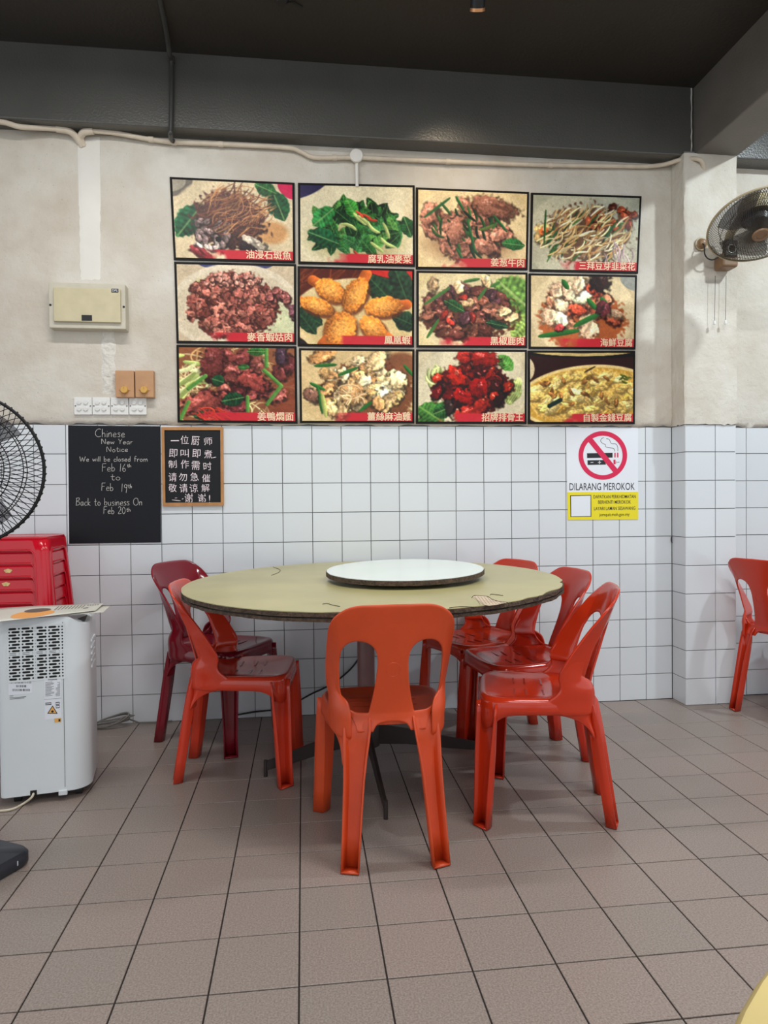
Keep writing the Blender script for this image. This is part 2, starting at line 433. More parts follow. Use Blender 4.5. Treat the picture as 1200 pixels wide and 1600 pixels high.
plaster_slab('plaster', wall_r, 0.30, 4.2, 1.510, 3.0, -0.012, 0.016, 120, 60, 0.0012, 9)
# pillar
PX0, PX1, PY = 0.0015, 0.293, -0.135
pil = MB().box(((PX0 + PX1) / 2, (PY + 0.006) / 2, 1.48), (PX1 - PX0 - 0.006, -PY - 0.006, 2.96))
pillar = tag(pil.build('wall_pillar', MAT['grout']), 'tiled pillar with cream plaster above, right of the posters', None, None, 'structure')
for (z0, z1) in ROWS:
    wall_tile(pillar, PX0, 0.173, z0, z1, PY); wall_tile(pillar, 0.173, PX1, z0, z1, PY)
    wall_tile(pillar, PY, 0.0, z0, z1, PX0, 'left')
pm = MB(); rs = np.random.RandomState(5); rows = []
ppath = [(PX0 + .002, 0.0)] + [(PX0 - .006, -0.01 - .128 * i / 8) for i in range(9)] + [(PX0 + .004 + (PX1 - PX0 - .004) * i / 16, PY - 0.008) for i in range(17)] + [(PX1 + .004, PY + .01 + .125 * i / 8) for i in range(9)]
for j in range(61):
    z = 1.508 + (2.945 - 1.508) * j / 60; row = []
    for (x, y) in ppath:
        row.append((x + rs.normal() * .0008, y + rs.normal() * .0009, z + (rs.normal() * .002 if j == 0 else 0)))
    rows.append(row)
pm.grid(rows); pm.build('plaster', MAT['plaster'], pillar, smooth=True, fix=False, angle=60)

# beams and ceiling
CZ = 3.303
tag(MB().box((-3.0, -0.01, 3.148), (6.13 * 1.0, 0.22, 0.41)).build('trim_1', MAT['beam'], bevel=0.006), 'dark grey painted beam along the top of the wall', None, None, 'structure')
tag(MB().box((0.1825, -2.9, 3.148), (0.235, 5.96, 0.41)).build('trim_2', MAT['beam_bounce'], bevel=0.006), 'dark grey painted beam running out from above the pillar', None, None, 'structure')
tag(MB().tube([ony(1081, 243 - 105 * i / 14, -.121) + Vector((-.002 + random.uniform(-.002, .002), 0, 0)) for i in range(15)], [random.uniform(.0012, .003) for i in range(15)], 6).build('trim_4', MAT['strip'], smooth=True), 'thin pale crack line in the corner of the dark beams', None, None, 'structure')
tag(MB().box((2.3, -0.01, 3.148), (4.0, 0.22, 0.41)).build('trim_3', MAT['beam'], bevel=0.006), 'dark grey painted beam right of the pillar', None, None, 'structure')
tag(MB().box((-0.5, -3.2, CZ + 0.05), (12, 7.2, 0.1)).build('ceiling', MAT['ceiling']), 'dark painted ceiling', None, None, 'structure')

# ================================================================== CONDUITS
def smooth_path(P, n=6):
    P = [Vector(p) for p in P]; out = []
    for i in range(len(P) - 1):
        p0 = P[max(i - 1, 0)]; p1 = P[i]; p2 = P[i + 1]; p3 = P[min(i + 2, len(P) - 1)]
        for k in range(n):
            t = k / n
            out.append(0.5 * ((2 * p1) + (p2 - p0) * t + (2 * p0 - 5 * p1 + 4 * p2 - p3) * t * t + (3 * p1 - p0 - 3 * p2 + p3) * t ** 3))
    out.append(P[-1]); return out
def wpath(px, y): return [ony(a, b, y) for a, b in px]
t = thing('conduit_pipe', 'short cream painted conduit under the beam at the far left, bending into the wall', 'pipe', ony(0, 190, -.035))
pa = [p - t.location for p in smooth_path([ony(-900, 150, -.10), ony(-400, 172, -.10), ony(-120, 184, -.10), ony(-40, 186, -.10), ony(5, 191, -.10), ony(30, 198, -.085), ony(60, 200, -.065), ony(90, 201.5, -.055)])]
MB().tube(pa, 0.0125, 10).build('pipe', MAT['pipe'], t, smooth=True)
pb = [p - t.location for p in smooth_path([ony(88, 201.5, -.055), ony(108, 205, -.048), ony(121, 216, -.03), ony(129, 229, -.008)])]
MB().tube(pb, 0.0165, 10).build('elbow', MAT['pipe'], t, smooth=True)
t = thing('conduit_pipe', 'long cream painted conduit running under the beam above the posters to the pillar', 'pipe', ony(300, 223, -.035))
L0 = t.location
def rel(P): return [p - L0 for p in P]
MB().tube(rel(smooth_path([ony(131, 229, -.006), ony(126, 216, -.025), ony(131, 207, -.05), ony(146, 205, -.055)])), 0.0165, 10).build('elbow', MAT['pipe'], t, smooth=True)
MB().tube(rel(smooth_path([ony(145, 205, -.055), ony(180, 208, -.048), ony(235, 218, -.038)] + wpath([(270, 222.5), (300, 223.5), (380, 227), (450, 231), (470, 237), (490, 246), (525, 246.5), (557, 246)], -0.034))), 0.0115, 10).build('pipe', MAT['pipe'], t, smooth=True)
MB().tube(rel(smooth_path(wpath([(557, 246), (640, 250), (740, 254), (860, 258), (960, 259.5), (1010, 260)], -0.035) + [ony(1038, 257, -.05), ony(1060, 250.5, -.095), ony(1078, 248, -0.135), ony(1091, 249, -0.16), ony(1097, 253, -0.158), ony(1100, 264, -0.138)])), 0.0115, 10).build('pipe', MAT['pipe'], t, smooth=True)
for (a, b, y_) in [(236, 218, -.038), (272, 222.5, -.034), (345, 225.5, -.034), (523, 246.5, -.034), (700, 252.5, -.035), (860, 258, -.035)]:
    p = ony(a, b, y_) - L0; MB().tube([p - Vector((.012, 0, 0)), p + Vector((.012, 0, 0))], 0.0145, 10).build('coupling', MAT['pipe'], t, smooth=True)
c = ony(557, 243.5, -.04) - L0
jb = MB(); mm = Matrix.Rotation(PI / 2, 3, 'X'); jb.lathe([(0.031, 0), (0.034, .006), (0.034, .018), (0.030, .022), (0.0, .023)], 24, mm, c + Vector((0, .012, 0)))
jb.build('junction_box', MAT['strip'], t, smooth=True)
MB().tube([ony(557.5, 252, -.025) - L0, ony(558, 292, -.025) - L0], 0.0085, 10).build('drop_pipe', MAT['strip'], t, smooth=True)
t = thing('ceiling_conduit', 'dark painted conduit crossing the ceiling and dropping down the beam face', 'pipe', ony(268, 150, -.135))
L0 = t.location
MB().tube(rel(smooth_path([(-2.46, -2.2, CZ - .012), (-2.60, -0.8, CZ - .012), (-2.635, -0.30, CZ - .012), ony(265, 86, -.17), ony(268, 100, -.136), ony(268, 150, -.136), ony(267, 200, -.136), ony(266, 209, -.13), ony(268, 218, -.06), ony(272, 221, -.045)])), 0.0115, 10).build('pipe', MAT['dark_pipe'], t, smooth=True)
MB().tube(rel([ony(268, 88, -.138), ony(268, 98, -.136)]), 0.015, 10).build('coupling', MAT['dark_pipe'], t, smooth=True)

# ================================================================== CEILING FITTINGS
sp = onz(740, -6, 3.24)
t = thing('spotlight', 'small black cylindrical ceiling spotlight at the top edge of the frame', 'lamp', (sp.x, sp.y, CZ))
dirv = Vector((0.10, 0.50, -1)).normalized(); q = Vector((0, 0, -1)).rotation_difference(dirv).to_matrix()
MB().lathe([(0.0, 0), (0.04, 0), (0.04, -.012), (0.010, -.016), (0.010, -.05)], 20).build('mount', MAT['black'], t, smooth=True)
tip = onz(746, 17, CZ - .12) - Vector((sp.x, sp.y, CZ))
ax = Vector((0.10, 0.66, -0.74)).normalized(); qm = Vector((0, 0, -1)).rotation_difference(ax).to_matrix(); ln = .115
hb = tip - ax * ln
MB().tube([Vector((0, 0, -.03)), Vector((hb.x * .5, hb.y * .5, -.05)), hb + ax * .03], .008, 8).build('arm', MAT['black'], t, smooth=True)
MB().lathe([(0.0, 0), (0.024, -.002), (0.030, -.02), (0.031, -ln + .01), (0.026, -ln + .01), (0.024, -ln + .03), (0, -ln + .03)], 24, qm, hb).build('housing', MAT['black'], t, smooth=True)
MB().lathe([(0.031, -ln + .012), (0.0325, -ln), (0.0295, -ln), (0.0295, -ln + .012)], 24, qm, hb).build('rim', MAT['rim_glimmer'], t, smooth=True)
d = bpy.data.lights.new('spot_bulb', 'SPOT'); d.energy = 11; d.color = (1.0, 0.80, 0.56); d.spot_size = math.radians(80); d.spot_blend = 0.9; d.shadow_soft_size = 0.03
so = bpy.data.objects.new('spot_bulb', d); COL.objects.link(so); so.location = Vector((sp.x, sp.y, CZ)) + tip + ax * .02
so.rotation_euler = ax.to_track_quat('-Z', 'Y').to_euler()
rs_ = onz(440, -4, CZ - .01)
t = thing('ceiling_socket', 'round black socket on the ceiling left of the spotlight', 'socket', (rs_.x, rs_.y, CZ))
MB().lathe([(0.0, 0), (0.035, 0), (0.034, -.012), (0.024, -.03), (0.020, -.034), (0, -.034)], 24).build('base', MAT['black'], t, smooth=True)
MB().tube([(0.024, 0, -.034), (0.028, 0.01, -.02), (0.05, 0.03, -.004), (0.09, 0.06, -.003)], 0.003, 6).build('cable', MAT['black'], t, smooth=True)

# ================================================================== POSTERS
PW, PH = 192, 128
yy, xx = np.mgrid[0:PH, 0:PW]; UX = (xx + .5) / PW; VY = (yy + .5) / PH; ASP = PW / PH
class Pic:
    def __init__(s, seed, bg):
        s.r = np.random.RandomState(seed); s.im = np.zeros((PH, PW, 3)); s.im[:] = np.array(bg) / 255.
        s.nz = [s.noise(k) for k in (10, 22, 45, 90)]
    def noise(s, k):
        f = np.fft.rfft2(s.r.randn(PH, PW)); fy = np.fft.fftfreq(PH)[:, None] * PW; fx = np.fft.rfftfreq(PW)[None] * PW
        q = np.hypot(fx, fy) / (k * .55); n = np.fft.irfft2(f * np.exp(-q * q), (PH, PW)); n -= n.mean()
        return np.clip(n / (n.std() * 2.2), -1, 1)
    def blend(s, a, col): s.im += a[..., None] * (col - s.im)
    def ell(s, cx, cy, rx, ry, col, rot=0., soft=.04, alpha=1., rag=0., shade=0., light=(-.5, -.7), inv=False, spec=0., tex=0.):
        dx = (UX - cx) * ASP; dy = VY - cy; c, q = math.cos(rot), math.sin(rot)
        x = (c * dx + q * dy) / rx; y = (-q * dx + c * dy) / ry
        o1, o2 = s.r.randint(0, 60), s.r.randint(0, 40)
        nz = np.roll(np.roll(s.nz[2], o1, 1), o2, 0); n3 = np.roll(np.roll(s.nz[3], o1, 1), o2, 0)
        rr = np.sqrt(x * x + y * y) + rag * nz
        a = np.clip((1 - rr) / soft + .5, 0, 1)
        if inv: a = 1 - a
        colr = np.zeros_like(s.im); colr[:] = np.array(col) / 255.
        if shade:
            lx, ly = light
            sh = 1 + shade * (lx * x + ly * y) * .6 + shade * .35 * (1 - rr * rr) + tex * n3
            colr = colr * sh[..., None]
        if spec:
            hp = np.clip(1 - ((x + .25) ** 2 + (y + .35) ** 2) * 12 + n3 * 1.3, 0, 1) * (rr < .95)
            colr += (spec * hp)[..., None]
        s.blend(a * alpha, np.clip(colr, 0, 1))
    def chunk(s, cx, cy, rx, ry, col, rot=None, dark=.45, spec=.15, rag=.30, shade=.55):
        rot = s.r.rand() * 3.1 if rot is None else rot
        c = np.clip(np.array(col) * (1 + .14 * s.r.randn()), 0, 255)
        s.ell(cx + .006, cy + .016, rx * 1.16, ry * 1.16, np.array(col) * dark * .8, rot, .35, .8, rag)
        s.ell(cx, cy, rx, ry, c, rot, .18, 1, rag, shade, spec=spec, tex=.22)
        for _ in range(2):           # darker folds and lit ridges
            a = s.r.rand() * 6.3; q = .45 * s.r.rand(); x = cx + math.cos(a) * rx * q / ASP; y = cy + math.sin(a) * ry * q
            k = .62 if s.r.rand() < .6 else 1.22
            s.ell(x, y, rx * .5, ry * .22, np.clip(c * k, 0, 255), rot + s.r.randn() * .4, .6, .55, .5)
    def line(s, pts, w, col, alpha=1., tip=True, shade=.25):
        P = np.array(pts, float); n = 22; t = np.linspace(0, 1, n)[:, None]
        if len(P) == 2: Q = P[0] * (1 - t) + P[1] * t
        else: Q = P[0] * (1 - t) ** 2 + 2 * P[1] * t * (1 - t) + P[2] * t * t
        D = np.full((PH, PW), 9.); T = np.zeros((PH, PW)); x0, x1 = Q[:, 0].min() - .06, Q[:, 0].max() + .06; y0, y1 = Q[:, 1].min() - .08, Q[:, 1].max() + .08
        i0, i1 = max(0, int(y0 * PH)), min(PH, int(y1 * PH) + 1); j0, j1 = max(0, int(x0 * PW)), min(PW, int(x1 * PW) + 1)
        if i1 <= i0 or j1 <= j0: return
        ux, vy = UX[i0:i1, j0:j1] * ASP, VY[i0:i1, j0:j1]; D = np.full(ux.shape, 9.); sd = np.zeros(ux.shape); tt = np.zeros(ux.shape)
        for k in range(n - 1):
            ax_, ay = Q[k, 0] * ASP, Q[k, 1]; bx, by = Q[k + 1, 0] * ASP, Q[k + 1, 1]; L = (bx - ax_) ** 2 + (by - ay) ** 2 + 1e-12
            h = np.clip(((ux - ax_) * (bx - ax_) + (vy - ay) * (by - ay)) / L, 0, 1)
            ex, ey = ux - ax_ - h * (bx - ax_), vy - ay - h * (by - ay); d = np.hypot(ex, ey); m = d < D
            D[m] = d[m]; sd[m] = (ey - ex)[m]; tt[m] = ((k + h) / (n - 1))[m]
        ww = w * (np.sqrt(np.clip(4 * tt * (1 - tt), 0, 1)) * .6 + .4 if tip else 1)
        a = np.clip((ww - D) / .006 + .5, 0, 1) * alpha
        c = np.clip((np.array(col) / 255.)[None, None] * (1 - shade * np.clip(sd / (w + 1e-6), -1, 1))[..., None], 0, 1)
        sub = s.im[i0:i1, j0:j1]; sub += a[..., None] * (c - sub)
    def leaf(s, cx, cy, L, W, rot, col, vein=(150, 175, 110)):
        dx = (UX - cx) * ASP; dy = VY - cy; c, q = math.cos(rot), math.sin(rot); x = (c * dx + q * dy) / L; y = (-q * dx + c * dy) / W
        prof = np.clip(1 - x * x, 0, 1) ** .8; nz = s.nz[2]
        a = np.clip((prof - np.abs(y) + .12 * nz) / .12, 0, 1) * (np.abs(x) < 1)
        sh = 1 + .35 * np.sin(x * 26 + np.abs(y) * 7) * .35 + .3 * nz - .2 * y
        s.blend(a, np.clip((np.array(col) / 255.)[None, None] * sh[..., None], 0, 1))
        v = np.clip((.09 - np.abs(y)) / .06, 0, 1) * (np.abs(x) < .95) * .7
        s.blend(v, np.array(vein) / 255.)
    def sc(s, n, cx, cy, sx, sy, fn):
        P = []
        while len(P) < n:
            x, y = s.r.uniform(-1, 1, 2)
            if x * x + y * y < 1: P.append((cx + x * sx, cy + y * sy))
        P.sort(key=lambda p: p[1] + s.r.rand() * .15)
        for p in P: fn(*p)
    def stroke(s, x, y, L, w, col, ang=None, bend=.25, **k):
        a = s.r.rand() * PI if ang is None else ang + s.r.randn() * .3
        dx, dy = math.cos(a) * L / ASP, math.sin(a) * L; b = s.r.randn() * bend
        c = np.clip(np.array(col) * (1 + .12 * s.r.randn()), 0, 255)
        s.line([(x - dx, y - dy), (x - dy * b / ASP * 2, y + dx * b * 2), (x + dx, y + dy)], w, c, **k)
    def grain(s, amt=.06): s.im *= (1 + amt * s.nz[3] + amt * .6 * s.r.randn(PH, PW))[..., None]
    def band(s):
        e = .25 + .10 * s.nz[0] + .08 * s.nz[1]
        a = np.clip((UX - e) / .16, 0, 1) * np.clip((VY - .875) / .012, 0, 1)
        s.blend(a * .97, np.array((204, 34, 48)) / 255.)
    def done(s):
        fy = np.clip((.485 + (VY - .5) * .95) * PH - .5, 0, PH - 1.001); fx = np.clip((.5 + (UX - .5) * .95) * PW - .5, 0, PW - 1.001)
        i, j = fy.astype(int), fx.astype(int); a = (fy - i)[..., None]; b = (fx - j)[..., None]; o = s.im
        s.im = (o[i, j] * (1 - b) + o[i, j + 1] * b) * (1 - a) + (o[i + 1, j] * (1 - b) + o[i + 1, j + 1] * b) * a
        s.im *= (.99 + .05 * s.nz[0] + .03 * s.nz[2])[..., None]; s.grain(.04); im = np.clip(s.im, 0, 1); g = im.mean(2, keepdims=True)
        im = g + (im - g) * .92; s.im = np.clip((im - .5) * 1.18 + .485, 0, 1); s.band(); return np.clip(s.im, 0, 1) * .97 + .01
CREAM = (216, 196, 160)
def p_fish():
    p = Pic(1, CREAM); p.ell(.0, .0, .28, .22, (120, 112, 100)); p.ell(.0, .02, .2, .14, (168, 158, 140)); p.ell(1.0, .0, .22, .2, (206, 24, 84))
    p.ell(.5, .55, .78, .62, (222, 202, 164), alpha=.9)
    p.leaf(.15, .50, .26, .17, -.9, (28, 92, 58)); p.leaf(.86, .28, .2, .14, 1.2, (22, 78, 44)); p.leaf(.76, .08, .14, .1, .4, (40, 98, 48))
    p.ell(.80, .62, .2, .14, (196, 130, 70), alpha=.7, soft=.4)
    p.ell(.47, .5, .42, .36, (84, 52, 46), .2, .15, rag=.25, shade=.4, tex=.3)
    p.sc(26, .33, .64, .17, .16, lambda x, y: p.chunk(x, y, .05, .035, (124, 104, 100)))
    p.sc(8, .28, .80, .14, .08, lambda x, y: p.chunk(x, y, .05, .03, (196, 180, 170)))
    p.ell(.37, .72, .035, .035, (30, 26, 28)); p.chunk(.66, .76, .17, .06, (206, 190, 168), .5); p.chunk(.60, .80, .09, .05, (44, 32, 36), .4)
    p.chunk(.22, .88, .13, .05, (150, 60, 64), .4)
    p.sc(150, .52, .36, .26, .27, lambda x, y: p.stroke(x, y, .12, .0055, [(112, 66, 48), (150, 98, 66), (78, 42, 38), (188, 136, 88)][p.r.randint(4)], -.6, .4))
    p.sc(14, .5, .33, .25, .25, lambda x, y: p.stroke(x, y, .15, .005, (178, 128, 84), -.9, .5)); return p.done()
def p_greens():
    p = Pic(2, (222, 208, 172)); p.ell(.0, .0, .42, .18, (52, 46, 88), -.3); p.ell(1.0, .35, .16, .24, (206, 170, 120)); p.ell(1.02, .42, .06, .14, (200, 40, 44))
    p.ell(.55, .55, .85, .62, (226, 214, 180), alpha=.8); p.ell(.5, .66, .62, .3, (150, 140, 80), alpha=.5, soft=.5)
    p.sc(70, .5, .54, .36, .28, lambda x, y: p.leaf(x, y, .13 + .06 * p.r.rand(), .07, p.r.rand() * 3.1, [(44, 98, 46), (26, 66, 36), (84, 138, 66), (54, 112, 62), (16, 44, 28)][p.r.randint(5)], (110, 165, 90)))
    p.leaf(.22, .66, .22, .12, .35, (22, 84, 50)); p.leaf(.22, .40, .18, .13, -.7, (52, 130, 66)); p.leaf(.45, .28, .14, .09, 1.1, (70, 150, 62)); p.leaf(.93, .50, .14, .1, 1.2, (24, 84, 44))
    p.sc(7, .6, .6, .25, .2, lambda x, y: p.stroke(x, y, .1, .022, (182, 196, 120), .6))
    for a in [(.58, .38), (.52, .36), (.5, .85), (.63, .42)]: p.stroke(*a, .06, .016, (196, 70, 50), .4)
    return p.done()
def p_beef(seed=3, meat=(176, 118, 96), bg=(228, 202, 150)):
    p = Pic(seed, bg); p.ell(.5, .5, .8, .6, (236, 212, 164), alpha=.7); p.ell(.48, .66, .6, .24, (140, 90, 60), alpha=.5, soft=.5)
    p.sc(30, .45, .5, .36, .32, lambda x, y: p.chunk(x, y, .12, .075, meat, spec=.1))
    p.sc(30, .4, .5, .34, .3, lambda x, y: p.stroke(x, y, .1, .018, [(38, 84, 46), (62, 112, 58), (26, 60, 38)][p.r.randint(3)], 1.0))
    p.chunk(.67, .2, .3, .12, meat, .25); p.chunk(.35, .5, .11, .19, np.array(meat) * 1.05, .1); p.chunk(.6, .7, .14, .08, meat, .4); p.chunk(.12, .3, .09, .14, meat, .3); p.chunk(.72, .55, .12, .07, meat, -.3)
    for a, b in [((.3, .1), (.08, .35)), ((.35, .08), (.42, .25)), ((.45, .35), (.52, .75)), ((.36, .72), (.42, .88)), ((.68, .3), (.8, .5))]:
        p.line([a, b], .018, (38, 104, 56))
    p.leaf(.86, .66, .16, .08, .1, (44, 108, 54)); p.stroke(.62, .45, .1, .02, (150, 180, 90), .1); return p.done()
def p_sprout():
    p = Pic(4, (176, 174, 150)); p.ell(.5, .55, .8, .62, (196, 190, 164), alpha=.9); p.ell(.8, .2, .4, .3, (150, 158, 150), alpha=.4, soft=.6)
    p.ell(.52, .5, .55, .36, (96, 62, 44), 0, .2, .8, .3)
    p.sc(16, .72, .3, .24, .18, lambda x, y: p.chunk(x, y, .06, .04, (150, 72, 46)))
    p.chunk(.12, .5, .11, .13, (226, 186, 120), .2); p.chunk(.13, .48, .06, .06, (214, 112, 56), .2)
    p.sc(26, .5, .55, .38, .32, lambda x, y: p.stroke(x, y, .14, .012, [(38, 92, 52), (22, 62, 46), (70, 118, 60)][p.r.randint(3)], 2.2, .1))
    p.sc(120, .5, .5, .38, .34, lambda x, y: p.stroke(x, y, .11, .0105, [(232, 210, 160), (206, 170, 112), (240, 226, 188), (178, 128, 80)][p.r.randint(4)], 2.4, .35))
    p.sc(12, .8, .78, .14, .14, lambda x, y: p.stroke(x, y, .10, .011, (176, 150, 150), 1.3)); p.line([(.14, .2), (.13, .62)], .014, (40, 92, 44)); return p.done()
def p_crumb():
    p = Pic(5, (206, 186, 156)); p.ell(.5, .0, .45, .08, (70, 74, 116)); p.ell(.5, .55, .8, .56, (222, 208, 182), 0, .03); p.ell(.5, .56, .74, .5, (214, 198, 170), 0, .05)
    p.ell(.82, .7, .3, .24, (206, 214, 166), alpha=.7, soft=.6); p.ell(.22, .3, .08, .1, (180, 190, 100), alpha=.8, soft=.6)
    p.ell(.48, .52, .5, .40, (112, 60, 54), 0, .1, rag=.2)
    p.sc(330, .46, .5, .36, .38, lambda x, y: p.chunk(x, y, .05, .032, [(156, 92, 80), (136, 74, 64), (170, 108, 92)][p.r.randint(3)], spec=.05, rag=.75, dark=.62, shade=.4))
    p.sc(20, .85, .42, .08, .12, lambda x, y: p.chunk(x, y, .045, .035, (150, 88, 82))); p.sc(14, .98, .58, .06, .1, lambda x, y: p.chunk(x, y, .04, .03, (120, 76, 84)))
    p.sc(40, .45, .2, .25, .08, lambda x, y: p.chunk(x, y, .03, .022, (190, 132, 116))); return p.done()
def p_shrimp():
    p = Pic(6, (96, 40, 26)); p.sc(24, .2, .1, .5, .2, lambda x, y: p.stroke(x, y, .3, .012, (120, 58, 32), 2.3, .05)); p.ell(.85, .02, .42, .1, (206, 44, 36), .1)
    p.ell(.5, .62, .82, .50, (226, 202, 150), 0, .03); p.ell(.5, .64, .74, .42, (216, 190, 134), 0, .05); p.ell(.0, 1.0, .14, .12, (40, 26, 24))
    for a in [(.78, .3, .3, .2, .1), (.88, .2, .3, .16, 1.2), (.92, .66, .2, .13, .4), (.1, .62, .2, .13, .5), (.08, .68, .2, .1, .9), (.7, .25, .24, .15, .8)]: p.leaf(a[0], a[1], a[2], a[3], a[4], (34, 64, 42), (70, 110, 66))
    def sh(cx, cy, L, W, rot, tail):
        t_ = rot; p.ell(cx + .01, cy + .03, L * 1.06, W * 1.1, (110, 50, 20), rot, .2, .8)
        p.line([(cx, cy), (cx + math.cos(t_ + tail) * L * 1.25 / ASP, cy + math.sin(t_ + tail) * L * 1.25)], W * .5, (204, 104, 40), 1, False)
        p.ell(cx, cy, L, W, (218, 134, 54), rot, .1, 1, .12, .55, tex=.25); p.ell(cx, cy, L * .55, W * .55, (228, 160, 80), rot, .4, .7, .15, .3, tex=.25)
    sh(.28, .28, .20, .13, .5, PI); sh(.49, .33, .24, .14, 2.05, PI); sh(.17, .48, .22, .10, .3, PI); sh(.73, .47, .24, .13, -.1, 0); sh(.36, .76, .23, .19, 2.3, 0); sh(.64, .74, .19, .13, .6, 0); return p.done()
def p_venison():
    p = Pic(7, (220, 200, 150)); p.ell(.5, .5, .8, .56, (230, 212, 166), alpha=.8)
    p.leaf(.88, .3, .34, .28, .7, (110, 150, 70), (180, 200, 120)); p.leaf(.93, .7, .2, .14, -1, (150, 176, 86)); p.leaf(.3, .8, .22, .1, .2, (96, 140, 62))
    p.ell(.47, .55, .62, .34, (92, 48, 36), 0, .15, .9, .2)
    p.sc(60, .45, .5, .38, .33, lambda x, y: p.chunk(x, y, .10, .06, [(128, 76, 58), (106, 58, 48), (150, 96, 76), (92, 56, 62)][p.r.randint(4)], spec=.22))
    for a in [(.15, .15), (.38, .2), (.62, .1), (.85, .58), (.78, .5), (.45, .38)]: p.chunk(a[0], a[1], .09, .06, (216, 178, 132), spec=.2)
    for a, b in [((.08, .42), (.3, .2)), ((.55, .35), (.62, .2)), ((.1, .86), (.2, .62)), ((.42, .12), (.56, .08)), ((.66, .18), (.74, .12))]: p.line([a, b], .022, (74, 124, 60))
    p.leaf(.34, .44, .16, .07, .5, (40, 88, 46)); p.leaf(.72, .68, .16, .06, .2, (30, 70, 46))
    for a in [(.42, .32), (.25, .55), (.5, .58), (.3, .65)]: p.chunk(a[0], a[1], .07, .035, (170, 54, 40), spec=.2)
    return p.done()
def p_seafood():
    p = Pic(8, (206, 184, 142)); p.ell(.5, .5, .72, .6, (220, 198, 156), 0, .04); p.ell(1, .0, .25, .2, (150, 150, 140)); p.ell(.5, .6, .6, .38, (176, 88, 44), 0, .1, .9, .12)
    p.sc(34, .48, .48, .34, .32, lambda x, y: p.chunk(x, y, .1, .075, [(196, 112, 74), (172, 86, 60), (206, 140, 104)][p.r.randint(3)], spec=.15))
    for a in [(.38, .24, .1, .14), (.5, .28, .08, .17), (.3, .42, .1, .1), (.2, .55, .11, .12), (.3, .6, .1, .09), (.55, .72, .14, .12), (.77, .5, .05, .15), (.46, .12, .12, .08), (.25, .2, .08, .1)]: p.chunk(*a, (226, 186, 150), spec=.06, dark=.6)
    for a in [(.45, .46, .11, .07), (.58, .18, .1, .05), (.62, .2, .05, .08)]: p.chunk(*a, (204, 84, 56), .3)
    for a, b in [((.42, .68), (.66, .5)), ((.10, .82), (.46, .74)), ((.31, .07), (.36, .18)), ((.54, .32), (.62, .45)), ((.66, .3), (.72, .4))]: p.line([a, b], .036, (46, 110, 48))
    p.chunk(.64, .06, .14, .13, (54, 34, 30)); p.chunk(.68, .44, .1, .09, (96, 44, 48)); p.chunk(.28, .7, .05, .06, (134, 50, 48)); return p.done()
def p_duck():
    p = Pic(9, (150, 96, 66)); p.sc(130, .45, .5, .55, .5, lambda x, y: p.stroke(x, y, .14, .011, [(214, 180, 128), (190, 150, 100), (228, 200, 150)][p.r.randint(3)], None, .6))
    p.sc(16, .15, .3, .2, .3, lambda x, y: p.stroke(x, y, .14, .03, [(206, 206, 150), (176, 190, 110)][p.r.randint(2)], -.6))
    p.ell(.9, .6, .3, .4, (134, 66, 44), alpha=.8, soft=.4)
    p.sc(22, .5, .5, .42, .42, lambda x, y: p.chunk(x, y, .11, .08, [(126, 62, 58), (104, 44, 46), (150, 84, 74)][p.r.randint(3)], spec=.14))
    p.chunk(.5, .36, .32, .12, (140, 74, 66), .35); p.chunk(.3, .22, .14, .2, (120, 60, 56), .2); p.chunk(.2, .74, .22, .13, (136, 68, 60), -.3); p.chunk(.62, .44, .2, .1, (126, 58, 52), .5); p.chunk(.92, .2, .09, .12, (104, 50, 50)); p.chunk(.86, .1, .12, .07, (70, 50, 62))
    for a, b in [((.72, .3), (.86, .5)), ((.1, .55), (.24, .38)), ((.74, .02), (.74, .25)), ((.86, .5), (.74, .74)), ((.58, .65), (.58, .84)), ((.03, .95), (.1, .72))]: p.line([a, b], .024, (96, 150, 70), 1, False)
    p.leaf(.46, .68, .15, .1, -.2, (24, 70, 42)); p.leaf(.34, .44, .08, .08, .3, (30, 76, 46)); p.leaf(.2, .9, .1, .06, 0, (30, 72, 44)); p.leaf(.66, .06, .12, .06, 0, (56, 112, 52)); p.leaf(.55, .26, .08, .04, 0, (50, 104, 50))
    p.sc(26, .32, .9, .14, .08, lambda x, y: p.stroke(x, y, .1, .009, (206, 70, 50), .4, .5)); return p.done()
def p_chicken():
    p = Pic(10, (222, 196, 146)); p.ell(.5, .5, .8, .6, (216, 186, 134), alpha=.8); p.ell(.6, .6, .62, .42, (126, 72, 44), 0, .12, .9, .15); p.ell(.88, .24, .25, .22, (124, 66, 40), alpha=.8, soft=.3)
    p.sc(58, .48, .5, .38, .36, lambda x, y: p.chunk(x, y, .1, .075, [(224, 186, 130), (206, 162, 104), (236, 206, 158), (190, 142, 92)][p.r.randint(4)], spec=.08, dark=.42))
    p.chunk(.45, .58, .16, .13, (214, 160, 104), .5); p.chunk(.2, .08, .16, .09, (190, 138, 84)); p.chunk(.66, .14, .16, .1, (224, 188, 136)); p.chunk(.84, .4, .12, .12, (228, 192, 142))
    p.sc(16, .44, .6, .12, .12, lambda x, y: p.stroke(x, y, .08, .011, (228, 190, 140), None, .6))
    for a, b in [((.34, .34), (.5, .24)), ((.1, .45), (.22, .54)), ((.16, .5), (.2, .85)), ((.52, .82), (.62, .7)), ((.9, .2), (.98, .34)), ((.14, .22), (.32, .2))]: p.line([a, b], .024, (46, 112, 48))
    p.chunk(.1, .6, .1, .08, (156, 110, 90)); p.line([(.2, .6), (.23, .9)], .03, (180, 186, 104)); return p.done()
